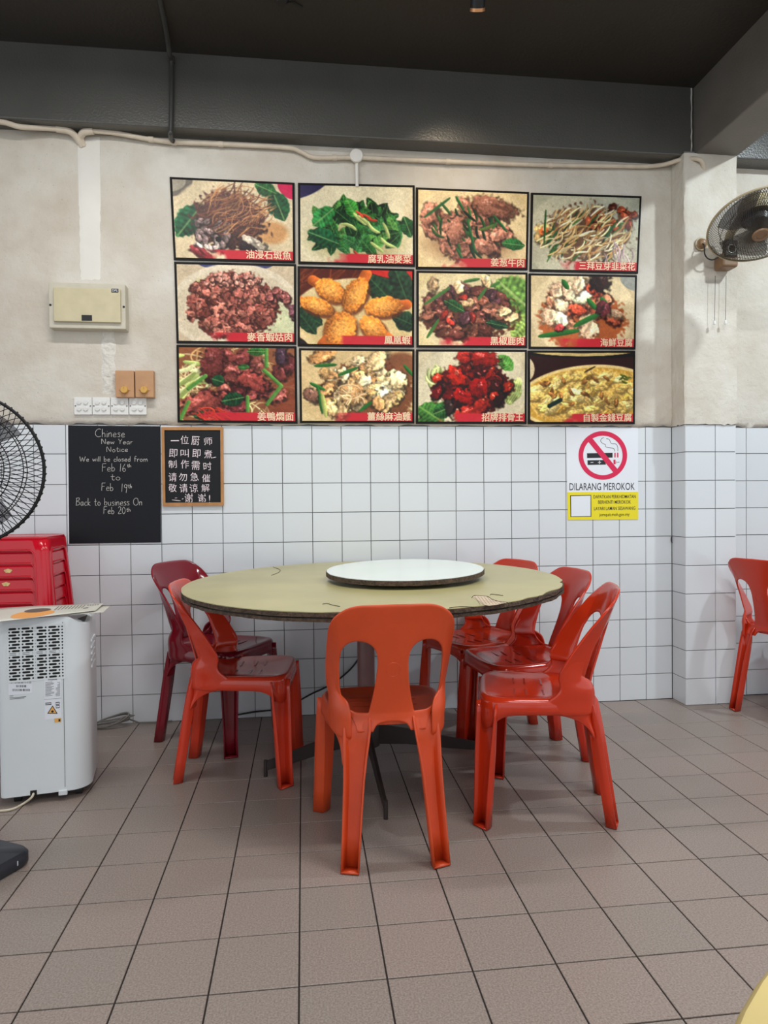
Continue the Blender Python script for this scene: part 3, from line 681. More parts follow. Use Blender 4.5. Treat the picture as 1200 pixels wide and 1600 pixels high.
def p_ribs():
    p = Pic(11, (206, 192, 158)); p.ell(.5, .5, .76, .6, (214, 202, 170), 0, .05); p.leaf(.14, .86, .2, .2, .6, (70, 120, 54), (140, 180, 90)); p.leaf(.25, .8, .16, .12, -.4, (44, 92, 44)); p.leaf(.8, .16, .14, .1, .8, (84, 140, 60)); p.leaf(.2, .38, .16, .12, 1, (140, 164, 84)); p.leaf(.87, .55, .12, .2, .4, (172, 186, 112))
    p.sc(14, .18, .35, .08, .14, lambda x, y: p.stroke(x, y, .07, .02, (200, 206, 140))); p.ell(.5, .5, .5, .34, (70, 14, 12), 0, .12, .95, .15)
    p.sc(58, .5, .48, .33, .32, lambda x, y: p.chunk(x, y, .09, .065, [(118, 22, 14), (92, 14, 12), (140, 38, 20), (70, 10, 12)][p.r.randint(4)], spec=.4, dark=.3))
    p.chunk(.6, .1, .2, .1, (150, 34, 26), .2, spec=.3); p.chunk(.42, .08, .1, .08, (170, 44, 34), .5); p.chunk(.36, .34, .14, .11, (176, 38, 20), spec=.45); p.chunk(.56, .5, .12, .13, (150, 22, 18), spec=.45); p.chunk(.5, .8, .24, .09, (166, 44, 32), -.4, spec=.3); p.chunk(.42, .62, .14, .08, (160, 22, 18), .5, spec=.4)
    p.chunk(.3, .76, .1, .06, (60, 44, 40)); return p.done()
def p_tofu():
    p = Pic(12, (58, 24, 24)); p.ell(.55, .0, .9, .09, (26, 16, 16)); p.ell(.5, -.03, .75, .09, (206, 180, 120)); p.ell(.5, -.06, .7, .08, (44, 36, 24)); p.ell(-.02, .24, .13, .17, (226, 206, 166)); p.ell(.7, .95, .8, .14, (20, 14, 16))
    p.ell(.56, .62, .98, .44, (236, 208, 140), -.08, .02); p.ell(.56, .62, .92, .40, (206, 158, 62), -.08, .03); p.ell(.55, .6, .86, .36, (220, 178, 92), -.08, .1, 1, .1, .3, tex=.2)
    p.sc(110, .55, .58, .52, .28, lambda x, y: p.chunk(x, y, .10, .04, [(228, 190, 104), (206, 160, 74), (236, 208, 132), (214, 176, 100)][p.r.randint(4)], rot=-.2 + p.r.randn() * .4, spec=.12, dark=.78, shade=.35))
    p.sc(18, .55, .52, .45, .22, lambda x, y: p.chunk(x, y, .045, .02, (150, 100, 50), dark=.8))
    p.line([(.2, .74), (.3, .66)], .03, (26, 52, 44), 1, False); p.line([(.52, .28), (.62, .2)], .012, (70, 52, 36)); p.sc(6, .9, .36, .06, .05, lambda x, y: p.stroke(x, y, .04, .015, (100, 110, 40))); return p.done()
POST = [
 ('油浸石斑魚', p_fish, 'whole fish piled with brown ginger shreds and a green leaf', [(265, 276.3), (460.3, 285.5), (461.4, 411), (271.5, 406)]),
 ('腐乳油麥菜', p_greens, 'heap of stir-fried green leaves on a white plate', [(465.5, 285.5), (648, 289.5), (648.5, 416.5), (466, 412)]),
 ('姜葱牛肉', p_beef, 'pinkish beef slices with green scallions', [(650, 292.8), (826.8, 300), (824.3, 422), (650, 420.4)]),
 ('三拜豆芽韭菜花', p_sprout, 'pale bean sprouts with dark green chives', [(830, 301), (1002.6, 306.4), (997, 427.4), (827.5, 424)]),
 ('麥香蝦姑肉', p_crumb, 'heap of reddish brown fried crumbs', [(272, 409), (462.7, 412.8), (462.9, 538.4), (275.8, 536)]),
 ('鳳凰蝦', p_shrimp, 'five golden fried shrimps on a plate with dark leaves', [(465, 415.7), (647.5, 420.5), (647, 542.6), (465, 541)]),
 ('黑椒鹿肉', p_venison, 'dark brown meat with onion and lettuce at right', [(650.8, 423), (824.3, 425.8), (823.7, 543.6), (650.8, 542.8)]),
 ('海鮮豆腐', p_seafood, 'seafood and tofu with green pods on an oval plate', [(826.4, 427), (995.3, 430), (993, 546), (826.2, 545)]),
 ('姜鴨燜面', p_duck, 'dark red duck pieces over noodles', [(275.6, 538.8), (463.3, 541), (465, 662), (277.4, 660)]),
 ('薑絲麻油雞', p_chicken, 'cream-coloured chicken pieces with green onion', [(467, 544), (647.6, 545.8), (647.4, 661.6), (468.5, 661.2)]),
 ('招牌排骨王', p_ribs, 'glossy dark red spare ribs with green lettuce', [(650.4, 546), (823.4, 546.6), (822.8, 662.4), (650, 662.2)]),
 ('自製金錢豆腐', p_tofu, 'yellow tofu dish on an oval plate against a dark table', [(824.8, 547.6), (992.6, 548), (992, 662.6), (825.2, 662.6)]),
]
rowname = ['top row', 'middle row', 'bottom row']
for idx, (title, fn, desc, cr) in enumerate(POST):
    yb, yf = -0.016, -0.021
    q = [ony(a, b, yf) for a, b in cr]; cen = sum(q, Vector()) / 4; L0 = Vector((cen.x, 0, cen.z))
    q = [p - L0 for p in q]
    m = MB(); back = [Vector((p.x, yb + .001, p.z)) for p in q]
    m.add(q + back, [(3, 2, 1, 0), (4, 5, 6, 7)] + [(i, (i + 1) % 4, 4 + (i + 1) % 4, 4 + i) for i in range(4)])
    fr = m.build('menu_poster', MAT['poster_black'], loc=L0)
    tag(fr, f'black-bordered food poster: {desc}', 'poster', 'food posters in the wall grid')
    im = fn(); bw = 0.012
    tl, tr, br, bl = q
    W_ = (tr - tl).length; H_ = (tl - bl).length; mu, mv = bw / W_, bw / H_
    def at(u, v):
        u = mu + (1 - 2 * mu) * u; v = mv + (1 - 2 * mv) * v
        return (tl * (1 - u) + tr * u) * (1 - v) + (bl * (1 - u) + br * u) * v + Vector((0, -0.0012, 0))
    vs = np.array([at(i / (PW - 1), j / (PH - 1))[:] for j in range(PH) for i in range(PW)])
    me = bpy.data.meshes.new('print')
    ii = (np.arange(PH - 1)[:, None] * PW + np.arange(PW - 1)[None]).ravel()
    me.from_pydata(vs, [], np.stack([ii, ii + PW, ii + PW + 1, ii + 1], 1).tolist())
    lin = np.where(im <= .04045, im / 12.92, ((im + .055) / 1.055) ** 2.4).reshape(-1, 3)
    at_ = me.color_attributes.new('ink', 'FLOAT_COLOR', 'POINT')
    at_.data.foreach_set('color', np.concatenate([lin, np.ones((len(lin), 1))], 1).astype(np.float32).ravel())
    me.materials.append(MAT['print'])
    po = bpy.data.objects.new('print', me); COL.objects.link(po); po.parent = fr
    n = len(title); hh = 0.044
    ori = at(0.985, 0.993)
    text_mesh(title, 'lettering', MAT['title'], fr, ori, tr - tl, tl - bl, height=hh, width=hh * 1.03 * n, bold=0.018, align='RIGHT', thick=0.0015)

# ================================================================== NOTICE BOARDS
def quad_slab(cr, y0, y1, name, mat, parent=None, L0=None):
    q = [ony(a, b, y1) for a, b in cr]
    L = L0 if L0 is not None else Vector((sum(p.x for p in q) / 4, 0, sum(p.z for p in q) / 4))
    f = [p - L for p in q]; b = [Vector((p.x, y0, p.z)) for p in f]
    m = MB().add(f + b, [(3, 2, 1, 0), (4, 5, 6, 7)] + [(i, (i + 1) % 4, 4 + (i + 1) % 4, 4 + i) for i in range(4)])
    return m.build(name, mat, parent, loc=L if parent is None else None)
GL = {  # one-stroke handwriting, x advance then strokes
 'C': (.75, [[(.66, .92), (.45, 1.0), (.2, .85), (.06, .5), (.15, .15), (.4, 0), (.68, .1)]]),
 'h': (.5, [[(.08, 1.0), (.06, .5), (.06, 0)], [(.06, .3), (.2, .5), (.34, .42), (.36, .2), (.36, 0)]]),
 'i': (.2, [[(.08, .5), (.08, 0)], [(.09, .7), (.1, .74)]]), 'n': (.5, [[(.05, .5), (.06, 0)], [(.06, .3), (.2, .5), (.34, .42), (.36, 0)]]),
 'e': (.48, [[(.06, .27), (.36, .3), (.32, .48), (.18, .5), (.05, .28), (.14, .03), (.4, .07)]]), 's': (.42, [[(.34, .46), (.18, .52), (.08, .4), (.3, .2), (.26, .03), (.04, .03)]]),
 'N': (.7, [[(.06, 0), (.08, 1.0), (.52, .02), (.56, 1.0)]]), 'w': (.62, [[(.04, .5), (.14, .02), (.27, .4), (.4, .02), (.52, .52)]]),
 'Y': (.6, [[(.04, 1), (.26, .55), (.5, 1)], [(.26, .55), (.24, 0)]]), 'a': (.5, [[(.36, .42), (.18, .5), (.05, .25), (.14, 0), (.32, .12), (.36, .48), (.36, .1), (.44, 0)]]),
 'r': (.4, [[(.06, .5), (.07, 0)], [(.07, .28), (.18, .48), (.34, .48)]]), 'o': (.5, [[(.22, .5), (.06, .3), (.14, .02), (.32, .02), (.4, .28), (.22, .5)]]),
 't': (.42, [[(.18, .9), (.16, .2), (.24, .0), (.36, .06)], [(.02, .55), (.36, .58)]]), 'c': (.45, [[(.38, .42), (.2, .5), (.06, .26), (.16, .02), (.4, .08)]]),
 'W': (.95, [[(.04, 1), (.2, .02), (.42, .8), (.6, .02), (.84, 1)]]), 'l': (.2, [[(.08, 1), (.08, 0)]]),
 'b': (.5, [[(.06, 1), (.06, 0)], [(.06, .3), (.22, .5), (.38, .28), (.26, .02), (.06, .06)]]), 'd': (.5, [[(.36, 1), (.36, 0)], [(.36, .38), (.2, .5), (.05, .25), (.16, .0), (.36, .12)]]),
 'f': (.42, [[(.36, .95), (.22, 1), (.14, .8), (.13, -.05)], [(.02, .5), (.34, .52)]]), 'm': (.75, [[(.05, .5), (.06, 0)], [(.06, .3), (.18, .5), (.3, .4), (.31, 0)], [(.31, .3), (.45, .5), (.58, .4), (.6, 0)]]),
 'F': (.6, [[(.1, 1), (.06, 0)], [(.1, 1), (.52, 1.02)], [(.08, .55), (.42, .58)]]), '1': (.3, [[(.16, 1), (.1, 0)]]), '6': (.5, [[(.36, 1), (.12, .55), (.08, .2), (.22, 0), (.4, .18), (.3, .42), (.1, .3)]]),
 '9': (.5, [[(.38, .8), (.2, .95), (.08, .72), (.2, .52), (.38, .66), (.4, .9), (.34, .4), (.28, -.1)]]), '2': (.52, [[(.06, .8), (.2, 1), (.4, .86), (.32, .5), (.04, .02), (.46, .04)]]),
 '0': (.55, [[(.26, 1), (.08, .7), (.08, .3), (.26, 0), (.44, .3), (.44, .7), (.26, 1)]]), 'B': (.62, [[(.12, 1), (.06, 0)], [(.04, .95), (.42, 1), (.46, .75), (.14, .54), (.48, .4), (.44, .08), (.02, 0)]]),
 'k': (.46, [[(.08, 1), (.06, 0)], [(.36, .5), (.08, .25), (.38, 0)]]), 'u': (.5, [[(.05, .5), (.07, .12), (.2, 0), (.34, .15), (.36, .5), (.37, 0)]]), 'O': (.8, [[(.36, 1), (.08, .7), (.1, .2), (.4, 0), (.68, .3), (.62, .85), (.36, 1)]]), ' ': (.42, []) }
def chalk_line(m, txt, x0, x1, base, top, L0, y, rad):
    adv = sum(GL[c][0] for c in txt); x = 0; sc = (x1 - x0) / adv; hh = base - top
    for c in txt:
        w, sts = GL[c]; dy = random.uniform(-.03, .03) * hh
        for s_ in sts:
            P = [ony(100 + (x0 + (x + p[0]) * sc) / 4.615, 650 + (base - p[1] * hh + dy) / 4.615, y) - L0 for p in s_]
            m.tube(smooth_path(P, 4) if len(P) > 2 else P, rad, 4)
        x += w
cr = [(106.3, 664.5), (250, 666), (251.5, 847.5), (108, 849.5)]
bd = quad_slab(cr, -0.001, -0.004, 'notice_board', MAT['board'])
tag(bd, 'large black frameless notice with handwritten chalk holiday dates on the tiles', 'notice board')
L0 = bd.location.copy()
for (tx, a, b, c, d_) in [('Chinese', 222, 443, 152, 94), ('New Year', 268, 500, 203, 166), ('Notice', 305, 465, 258, 222), ('We will be closed from', 112, 608, 328, 291), ('Feb 16', 272, 450, 400, 343), ('th', 455, 487, 370, 345), ('to', 335, 412, 462, 415), ('Feb', 268, 360, 540, 485), ('19', 410, 462, 548, 490), ('th', 462, 492, 520, 490), ('Back to business On', 85, 568, 645, 592), ('Feb 20', 283, 446, 706, 655), ('th', 450, 482, 690, 662)]:
    ch = MB(); chalk_line(ch, tx, a, b, c, d_, L0, -.0045, .0009); tag(ch.build('chalk_writing', MAT['chalk'], bd), kind='stuff')
quad_slab([(104.5, 664), (106.3, 664.5), (108, 849.5), (106, 850)], -.001, -.003, 'tape', MAT['white'], bd, L0)
t = thing('chalkboard', 'small chalkboard with a pine frame and white Chinese handwriting', 'chalkboard', ony(300, 729, 0)); t.location.y = 0
L0 = t.location.copy()
quad_slab([(255, 670), (345.5, 670.5), (346.5, 787.5), (257, 788)], -.002, -.009, 'slate', MAT['slate'], t, L0)
fo = [(252, 667.3), (348.6, 667.3), (349.5, 790.2), (254, 791)]; fi = [(256.6, 672), (344.2, 672), (345, 785), (258.3, 785.6)]
for i in range(4):
    j = (i + 1) % 4
    quad_slab([fo[i], fo[j], fi[j], fi[i]], -.001, -.014, 'frame_bar', MAT['pine'], t, L0)
for (c, a, b) in [('一', 800, 178), ('位', 870, 172), ('厨', 948, 178), ('师', 1040, 182), ('即', 788, 268), ('叫', 870, 268), ('即', 955, 270), ('煮', 1040, 275), ('制', 783, 347), ('作', 872, 347), ('需', 950, 357), ('时', 1035, 362), ('请', 783, 440), ('勿', 858, 440), ('急', 940, 438), ('催', 1025, 448), ('敬', 783, 518), ('请', 862, 520), ('谅', 935, 520), ('解', 1020, 518), ('谢', 900, 590), ('谢', 995, 590), ('!', 1050, 600)]:
    p = ony(100 + a / 4.615, 650 + b / 4.615, -.0095) - L0; an = random.uniform(-.07, .07)
    hgt = .043 if c not in '一' else .004
    text_mesh(c, 'chalk_character', MAT['chalk_pink'], t, p, (math.cos(an), 0, math.sin(an)), (-math.sin(an), 0, math.cos(an)), height=hgt * random.uniform(.9, 1.05), width=.04 if c != '!' else .005, bold=-0.004, valign=True)
for (a, b, c, d_) in [(778, 605, 840, 612), (850, 600, 862, 596), (1068, 302, 1098, 296), (800, 592, 815, 590)]:
    MB().tube([ony(100 + a / 4.615, 650 + b / 4.615, -.0092) - L0, ony(100 + (a + c) / 9.23, 650 + (b + d_) / 9.23, -.0092) - L0, ony(100 + c / 4.615, 650 + d_ / 4.615, -.0092) - L0], [.001, .0018, .001], 5).build('chalk_smear', MAT['chalk_pink'], t)

# no-smoking notice
def sg(a, b, y=-.0025): return ony(860 + a / 7.5, 650 + b / 7.5, y)
t = thing('no_smoking_sign', 'white and yellow no-smoking notice with a red prohibition ring, stuck on the tiles', 'sign', sg(605, 680, 0)); t.location.y = 0
L0 = t.location.copy()
def sq(cr, y0, y1, name, mat): return quad_slab([(860 + a / 7.5, 650 + b / 7.5) for a, b in cr], y0, y1, name, mat, t, L0)
sq([(182, 138), (1030, 138), (1028, 896), (198, 896)], -.0005, -.0025, 'sheet', MAT['white'])
sq([(200, 893), (1027, 888), (1027, 1212), (205, 1218)], -.0005, -.0032, 'yellow_panel', MAT['sign_yellow'])
sq([(232, 930), (478, 925), (480, 1180), (236, 1184)], -.003, -.0036, 'border', MAT['ink'])
sq([(242, 939), (470, 934), (471, 1172), (245, 1176)], -.0034, -.0040, 'white_square', MAT['white'])
cen = sg(615, 462); ex = (sg(900, 462) - sg(330, 462)) / 2; ez = (sg(615, 177) - sg(615, 747)) / 2
def plane_poly(m, pts, y0, y1): 
    n = len(pts); vs = [Vector((p.x, y0, p.z)) - Vector((L0.x, 0, L0.z)) for p in pts] + [Vector((p.x, y1, p.z)) - Vector((L0.x, 0, L0.z)) for p in pts]
    m.add(vs, [tuple(range(n)), tuple(range(2 * n - 1, n - 1, -1))] + [(i, (i + 1) % n, n + (i + 1) % n, n + i) for i in range(n)])
rg = MB(); n = 72
for k in range(n):
    a0, a1 = 2 * PI * k / n, 2 * PI * (k + 1) / n
    pp = [cen + ex * (r_ * math.cos(a)) + ez * (r_ * math.sin(a)) for (r_, a) in ((1, a0), (1, a1), (.81, a1), (.81, a0))]
    rg.add([Vector((p.x - L0.x, -.0034, p.z - L0.z)) for p in pp], [(0, 1, 2, 3)])
plane_poly(rg, [sg(430, 285), sg(478, 245), sg(800, 640), sg(752, 680)], -.0025, -.0036)
rg.build('prohibition_ring', MAT['sign_red'], t, fix=False)
ck = MB()
for c in [[(428, 437), (728, 432), (728, 487), (430, 493)], [(434, 519), (640, 516), (650, 570), (436, 574)]]: plane_poly(ck, [sg(*p) for p in c], -.0022, -.0031)
for P in ([(627, 252), (597, 268), (592, 300), (620, 325), (645, 335), (648, 360), (690, 372), (740, 380), (757, 415)], [(655, 266), (690, 275), (705, 310), (725, 325), (770, 330), (788, 365), (789, 412)]):
    ck.tube([p - L0 for p in smooth_path([sg(*p, -.0025) for p in P], 4)], .0013, 6)
plane_poly(ck, [sg(772, 530), sg(776, 530), sg(776, 555), sg(772, 555)], -.0022, -.0031); plane_poly(ck, [sg(784, 539), sg(808, 537), sg(808, 543), sg(784, 546)], -.0022, -.0031)
ck.build('cigarettes', MAT['ink'], t)
for c in [[(749, 432), (764, 432), (764, 486), (749, 486)], [(781, 430), (796, 430), (796, 486), (781, 486)], [(738, 512), (762, 511), (764, 565), (740, 566)], [(690, 514), (696, 514), (696, 540), (690, 530)]]:
    rk = MB(); plane_poly(rk, [sg(*p) for p in c], -.0022, -.0031); rk.build('cigarette_tip', MAT['sign_red'], t)
for c in [[(470, 541), (503, 540), (503, 547), (470, 548)], [(556, 541), (592, 540), (592, 547), (556, 548)], [(570, 526), (578, 526), (578, 562), (570, 562)]]:
    wk = MB(); plane_poly(wk, [sg(*p) for p in c], -.003, -.0034); wk.build('minus_bar', MAT['white'], t)
X_, Z_ = (1, 0, 0), (0, 0, 1)
def stext(tx, x0, x1, base, top, bold=0.0, y=-.0026):
    o = (sg(x0, base, y) + sg(x1, base, y)) / 2 - L0; w = (sg(x1, base) - sg(x0, base)).length; h = (sg(x0, top) - sg(x0, base)).length
    text_mesh(tx, 'lettering', MAT['ink'], t, o, X_, Z_, height=h, width=w, bold=bold)
stext('DILARANG MEROKOK', 224, 988, 868, 784, 0.0)
stext('DAPATKAN PERKHIDMATAN', 505, 1000, 964, 925, 0.004, -.0033); stext('BERHENTI MEROKOK', 560, 943, 1028, 988, 0.004, -.0033)
stext('LAYARI LAMAN SESAWANG', 510, 995, 1102, 1062, 0.004, -.0033); stext('jomquit.moh.gov.my', 572, 928, 1184, 1134, 0.004, -.0033)
hk = ony(1049.5, 843, -.004)
tag(MB().tube(smooth_path([hk + Vector((.004, .004, .018)), hk + Vector((-.004, -.004, .012)), hk + Vector((-.006, -.006, 0)), hk + Vector((-.002, -.004, -.014)), hk + Vector((.006, .002, -.018))]), .0022, 6).build('cable_clip', MAT['black'], smooth=True), 'tiny black clip in the wall corner beside the pillar', 'clip')

# ================================================================== ELECTRICS
yf = -0.075
c4 = [ony(*p, yf) for p in [(75.5, 440.5), (195.5, 445), (198, 514.5), (78.5, 512.5)]]
t = thing('distribution_box', 'yellowed plastic distribution box on the plaster above the switches', 'electrical box', ((c4[0].x + c4[1].x) / 2, 0, c4[2].z))
L0 = t.location.copy()
bw = c4[1].x - c4[0].x; bh = c4[0].z - c4[2].z
MB().box((0, -.042, bh / 2), (bw, .066, bh)).build('case', MAT['box_case'], t, bevel=.004)
d0, d1 = ony(83, 448.5, -.09) - L0, ony(188.5, 504, -.09) - L0
MB().box(((d0.x + d1.x) / 2, -.0825, (d0.z + d1.z) / 2), (d1.x - d0.x, .015, d0.z - d1.z)).build('door', MAT['box_door'], t, bevel=.003)
w0, w1 = ony(127.5, 492, -.091) - L0, ony(143.8, 501.2, -.091) - L0
MB().box(((w0.x + w1.x) / 2, -.0905, (w0.z + w1.z) / 2), (w1.x - w0.x, .003, w0.z - w1.z)).build('window', MAT['black'], t)
w0, w1 = ony(174, 451, -.091) - L0, ony(185, 457, -.091) - L0
MB().box(((w0.x + w1.x) / 2, -.0905, (w0.z + w1.z) / 2), (w1.x - w0.x, .002, w0.z - w1.z)).build('badge', MAT['ink'], t)
text_mesh('DPS', 'lettering', MAT['white'], t, ((w0.x + w1.x) / 2, -.0916, (w0.z + w1.z) / 2), X_, Z_, height=(w0.z - w1.z) * .6, width=(w1.x - w0.x) * .75, valign=True)
for (a, b) in [(78.7, 476.5), (193.5, 479.5)]:
    p = ony(a, b, yf) - L0
    MB().lathe([(0, .0), (.0055, .0), (.0055, .002), (0, .002)], 12, Matrix.Rotation(PI / 2, 3, 'X'), p).build('screw', MAT['black'], t)
proto = None
for i, (a, b, lab) in enumerate([(180, 209.7, 'tan fan regulator box with an amber knob, the left of the two above the switches'), (211.2, 240, 'tan fan regulator box with an amber knob, the right of the two above the switches')]):
    p0, p1 = ony(a, 578.5, -.05), ony(b, 621, -.05)
    if proto is None:
        t = proto = thing('fan_regulator', lab, 'switch', ((p0.x + p1.x) / 2, 0, p1.z), 0, 'fan regulators above the switches')
        w_, h_ = p1.x - p0.x, p0.z - p1.z
        MB().box((0, -.031, h_ / 2), (w_, .04, h_)).build('case', MAT['reg'], t, bevel=.003)
        pl = MB().lathe([(.030, .0), (.020, .006), (.0, .006)], 4, Matrix.Rotation(PI / 2, 3, 'X'), (0, -.0505, h_ * .27)); pl.build('dial_plate', MAT['reg'], t)
        k = MB().lathe([(.0185, 0), (.0185, .008), (.016, .014), (0, .0145)], 24, Matrix.Rotation(PI / 2, 3, 'X'), (0, -.055, h_ * .27)).build('knob', MAT['knob'], t, smooth=True)
        MB().box((0, -.071, h_ * .27 + .009), (.002, .002, .012)).build('pointer', MAT['reg'], k)
    else:
        c = copy_tree(proto); c.location = ((p0.x + p1.x) / 2, 0, p1.z); c['label'] = lab
proto = None
names = ['leftmost', 'second', 'third', 'rightmost']
for i in range(4):
    p0, p1 = ony(115.3 + 28.55 * i, 620.5, -.022), ony(115.3 + 28.55 * (i + 1), 648, -.022)
    lab = f'white four-gang switch plate, {names[i]} of the row above the black notice'
    if proto is None:
        t = proto = thing('light_switch', lab, 'switch', ((p0.x + p1.x) / 2, 0, p1.z), 0, 'row of switch plates')
        w_ = p1.x - p0.x - .001; h_ = p0.z - p1.z
        MB().box((0, -.0165, h_ / 2), (w_, .011, h_)).build('plate', MAT['switch'], t, bevel=.002)
        for (a, b) in ((-.2, .33), (.17, .33), (-.2, .70), (.17, .70)):
            m = MB(); rr = .0095
            m.prism([(rr * math.cos(2 * PI * k / 18) * 1.1, rr * math.sin(2 * PI * k / 18)) for k in range(18)], 0, .008, Matrix.Rotation(PI / 2, 3, 'X') @ Matrix.Rotation(.12, 3, 'X'), (a * w_, -.0215, b * h_))
            m.build('rocker', MAT['switch'], t, bevel=.001)
        for a in (-.42, .42): MB().lathe([(.004, 0), (.0035, .001), (0, .001)], 10, Matrix.Rotation(PI / 2, 3, 'X'), (a * w_, -.022, h_ * .5)).build('screw', MAT['grout'], t)
    else:
        c = copy_tree(proto); c.location = ((p0.x + p1.x) / 2, 0, p1.z); c['label'] = lab

# ================================================================== WALL FAN
def basis(nrm):
    nrm = Vector(nrm).normalized(); e1 = nrm.cross(Vector((0, 0, 1))).normalized(); e2 = e1.cross(nrm); return Matrix((e1, e2, nrm)).transposed()
def fan_head(t, C0, B, R, wires, swirl, m_ring, m_wire, m_blade, dep_f, dep_b, hub, cap_mat, nb, loops=False, boff=.5, bw=1.0):
    def P(r, a, z): return C0 + B @ Vector((r * math.cos(a), r * math.sin(a), z))
    n = 72
    MB().tube([P(R, 2 * PI * k / n, 0) for k in range(n)], .0052, 8, True).build('guard_ring', m_ring, t, smooth=True)
    for z, sg_, nm in ((dep_f, 1, 'front_guard'), (-dep_b, -1, 'rear_guard')):
        m = MB()
        for k in range(wires):
            a0 = 2 * PI * k / wires; P_ = []
            for j in range(8):
                s_ = j / 7; r = hub + (R + .002 - hub) * s_
                P_.append(P(r, a0 + sg_ * swirl * s_, z * math.cos(s_ * PI / 2) ** .55 if s_ < 1 else 0))
            if loops: P_ += [P(R + .007, a0 + sg_ * swirl + .01, -.002 * sg_), P(R + .004, a0 + sg_ * swirl + .025, -.006 * sg_)]
            m.tube(P_, .00125, 4, cap=False)
        for fr_ in (.45, .72):
            r = hub + (R - hub) * fr_; m.tube([P(r, 2 * PI * k / 48, z * math.cos(fr_ * PI / 2) ** .55 * .97) for k in range(48)], .0015, 4, True)
        tag(m.build(nm, m_wire, t, smooth=True), kind='stuff')
    cm = MB().lathe([(hub * 1.12, 0), (hub * 1.12, .008), (hub, .013), (hub * .62, .014), (hub * .6, .011), (0, .011)], 28, B, C0 + B @ Vector((0, 0, dep_f - .004))); cm.build('badge_cap', cap_mat, t, smooth=True)
    for k in range(nb):
        a0 = 2 * PI * k / nb + boff; rows = []
        for i in range(8):
            s_ = i / 7; r = .03 + (R * .86 - .03) * s_; row = []
            wdt = bw * (2 * PI / nb) * (.28 + .34 * math.sin(min(1, s_ * 1.1) * PI * .62))
            for j in range(7):
                q_ = j / 6 - .5; row.append(P(r, a0 + q_ * wdt + .25 * s_, -.012 - q_ * .05))
            rows.append(row)
        MB().grid(rows).build('blade', m_blade, t, smooth=True, solid=.002)
    MB().lathe([(0, .012), (.03, .012), (.05, 0), (.058, -.03), (0, -.03)], 20, B, C0 + B @ Vector((0, 0, -.005))).build('hub', MAT['fan_hub'], t, smooth=True)
FN = Vector((-.135, -.405, -.905)); FC = Vector((0.123, -0.566, 2.397)); B = basis(FN)
t = thing('wall_fan', 'cream and brown wall fan with wire cage tilted down from the pillar', 'fan', (0.2, PY, 2.36))
C0 = FC - t.location
fan_head(t, C0, B, .225, 110, .55, MAT['fan_cream'], MAT['wire_grey'], MAT['fan_blade'], .055, .05, .035, MAT['fan_brown'], 3)
MB().lathe([(0, -.05), (.075, -.05), (.085, -.07), (.078, -.13), (.05, -.165), (0, -.17)], 28, B, C0).build('motor_housing', MAT['fan_cream'], t, smooth=True)
ym = C0 + B @ Vector((0, 0, -.12))
bx0, bx1 = ony(1120, 409, PY - .03) - t.location, ony(1150, 429, PY - .03) - t.location
bm_ = MB().box((.004, -.05, .0), (.088, .085, .075)); bm_.build('bracket', MAT['fan_brown'], t, bevel=.012, bseg=3)
MB().box((.0, -.09, .055), (.07, .03, .085)).build('control_panel', MAT['black'], t, bevel=.006)
MB().lathe([(.024, 0), (.024, .003), (.018, .003), (.018, 0)], 28, Matrix.Rotation(PI / 2, 3, 'X'), (.0, -.1055, .05)).build('dial', MAT['fan_white'], t)
MB().tube([(0, -.06, .06), (0, -.09, .13), ym * .6 + Vector((0, 0, .06)), ym], [.022, .022, .026, .03], 12).build('neck', MAT['fan_cream'], t, smooth=True)
for (a, y0_, y1_) in [(1117.5, 431, 505), (1134.5, 431, 504)]:
    p, q_ = ony(a, y0_, PY - .04) - t.location, ony(a - 1, y1_, PY - .04) - t.location
    co = MB().tube([p, q_], .0012, 5).build('pull_cord', MAT['black'], t)
    MB().lathe([(0, .014), (.005, .012), (.0075, 0), (.006, -.008), (0, -.009)], 12, None, q_).build('cord_knob', MAT['switch'], co, smooth=True)
rp = ony(1095, 382, PY - .01)
t2 = thing('ceiling_rose', 'round brown cable rose on the pillar beside the wall fan', 'socket', (rp.x, PY - .009, rp.z))
mm = Matrix.Rotation(PI / 2, 3, 'X')
MB().lathe([(.034, 0), (.033, .008), (.022, .014), (.019, .03), (.014, .034), (0, .035)], 28, mm).build('base', MAT['fan_brown'], t2, smooth=True)
MB().lathe([(.0345, .004), (.036, .007), (.0335, .010)], 28, mm).build('ring', MAT['fan_cream'], t2, smooth=True)
MB().tube([p - t2.location for p in smooth_path([ony(1098, 381, PY - .045), ony(1100.5, 384, PY - .06), ony(1101, 396, PY - .06), ony(1105, 403, PY - .062), ony(1112, 406, PY - .065), ony(1119, 404, PY - .07), ony(1126, 400, PY - .07)])], .0036, 8).build('cable', MAT['black'], t2, smooth=True)

# ================================================================== PEDESTAL FAN
bc = Vector((-3.12, -1.43, 0))
t = thing('pedestal_fan', 'black pedestal fan at the left edge, cage and base partly in view', 'fan', bc)
def rsq(h, r, n=6):
    P = []
    for k, (sx, sy) in enumerate(((1, 1), (-1, 1), (-1, -1), (1, -1))):
        for i in range(n + 1):
            a = k * PI / 2 + i * PI / 2 / n; P.append((sx * (h - r) + r * math.cos(a), sy * (h - r) + r * math.sin(a)))
    return P
mb = MB(); R29 = Matrix.Rotation(math.radians(-29), 3, 'Z'); rows = []
for (h, z) in ((.176, .0), (.182, .010), (.182, .035), (.174, .046), (.09, .062), (.03, .066)):
    rows.append([R29 @ Vector((*p, z)) for p in rsq(h, h * .26)])
for rr in rows: rr.append(rr[0])
mb.grid(rows); n_ = len(rows[0]) - 1
mb.add(rows[-1][:-1], [tuple(range(n_))]); mb.add(rows[0][:-1], [tuple(range(n_ - 1, -1, -1))])
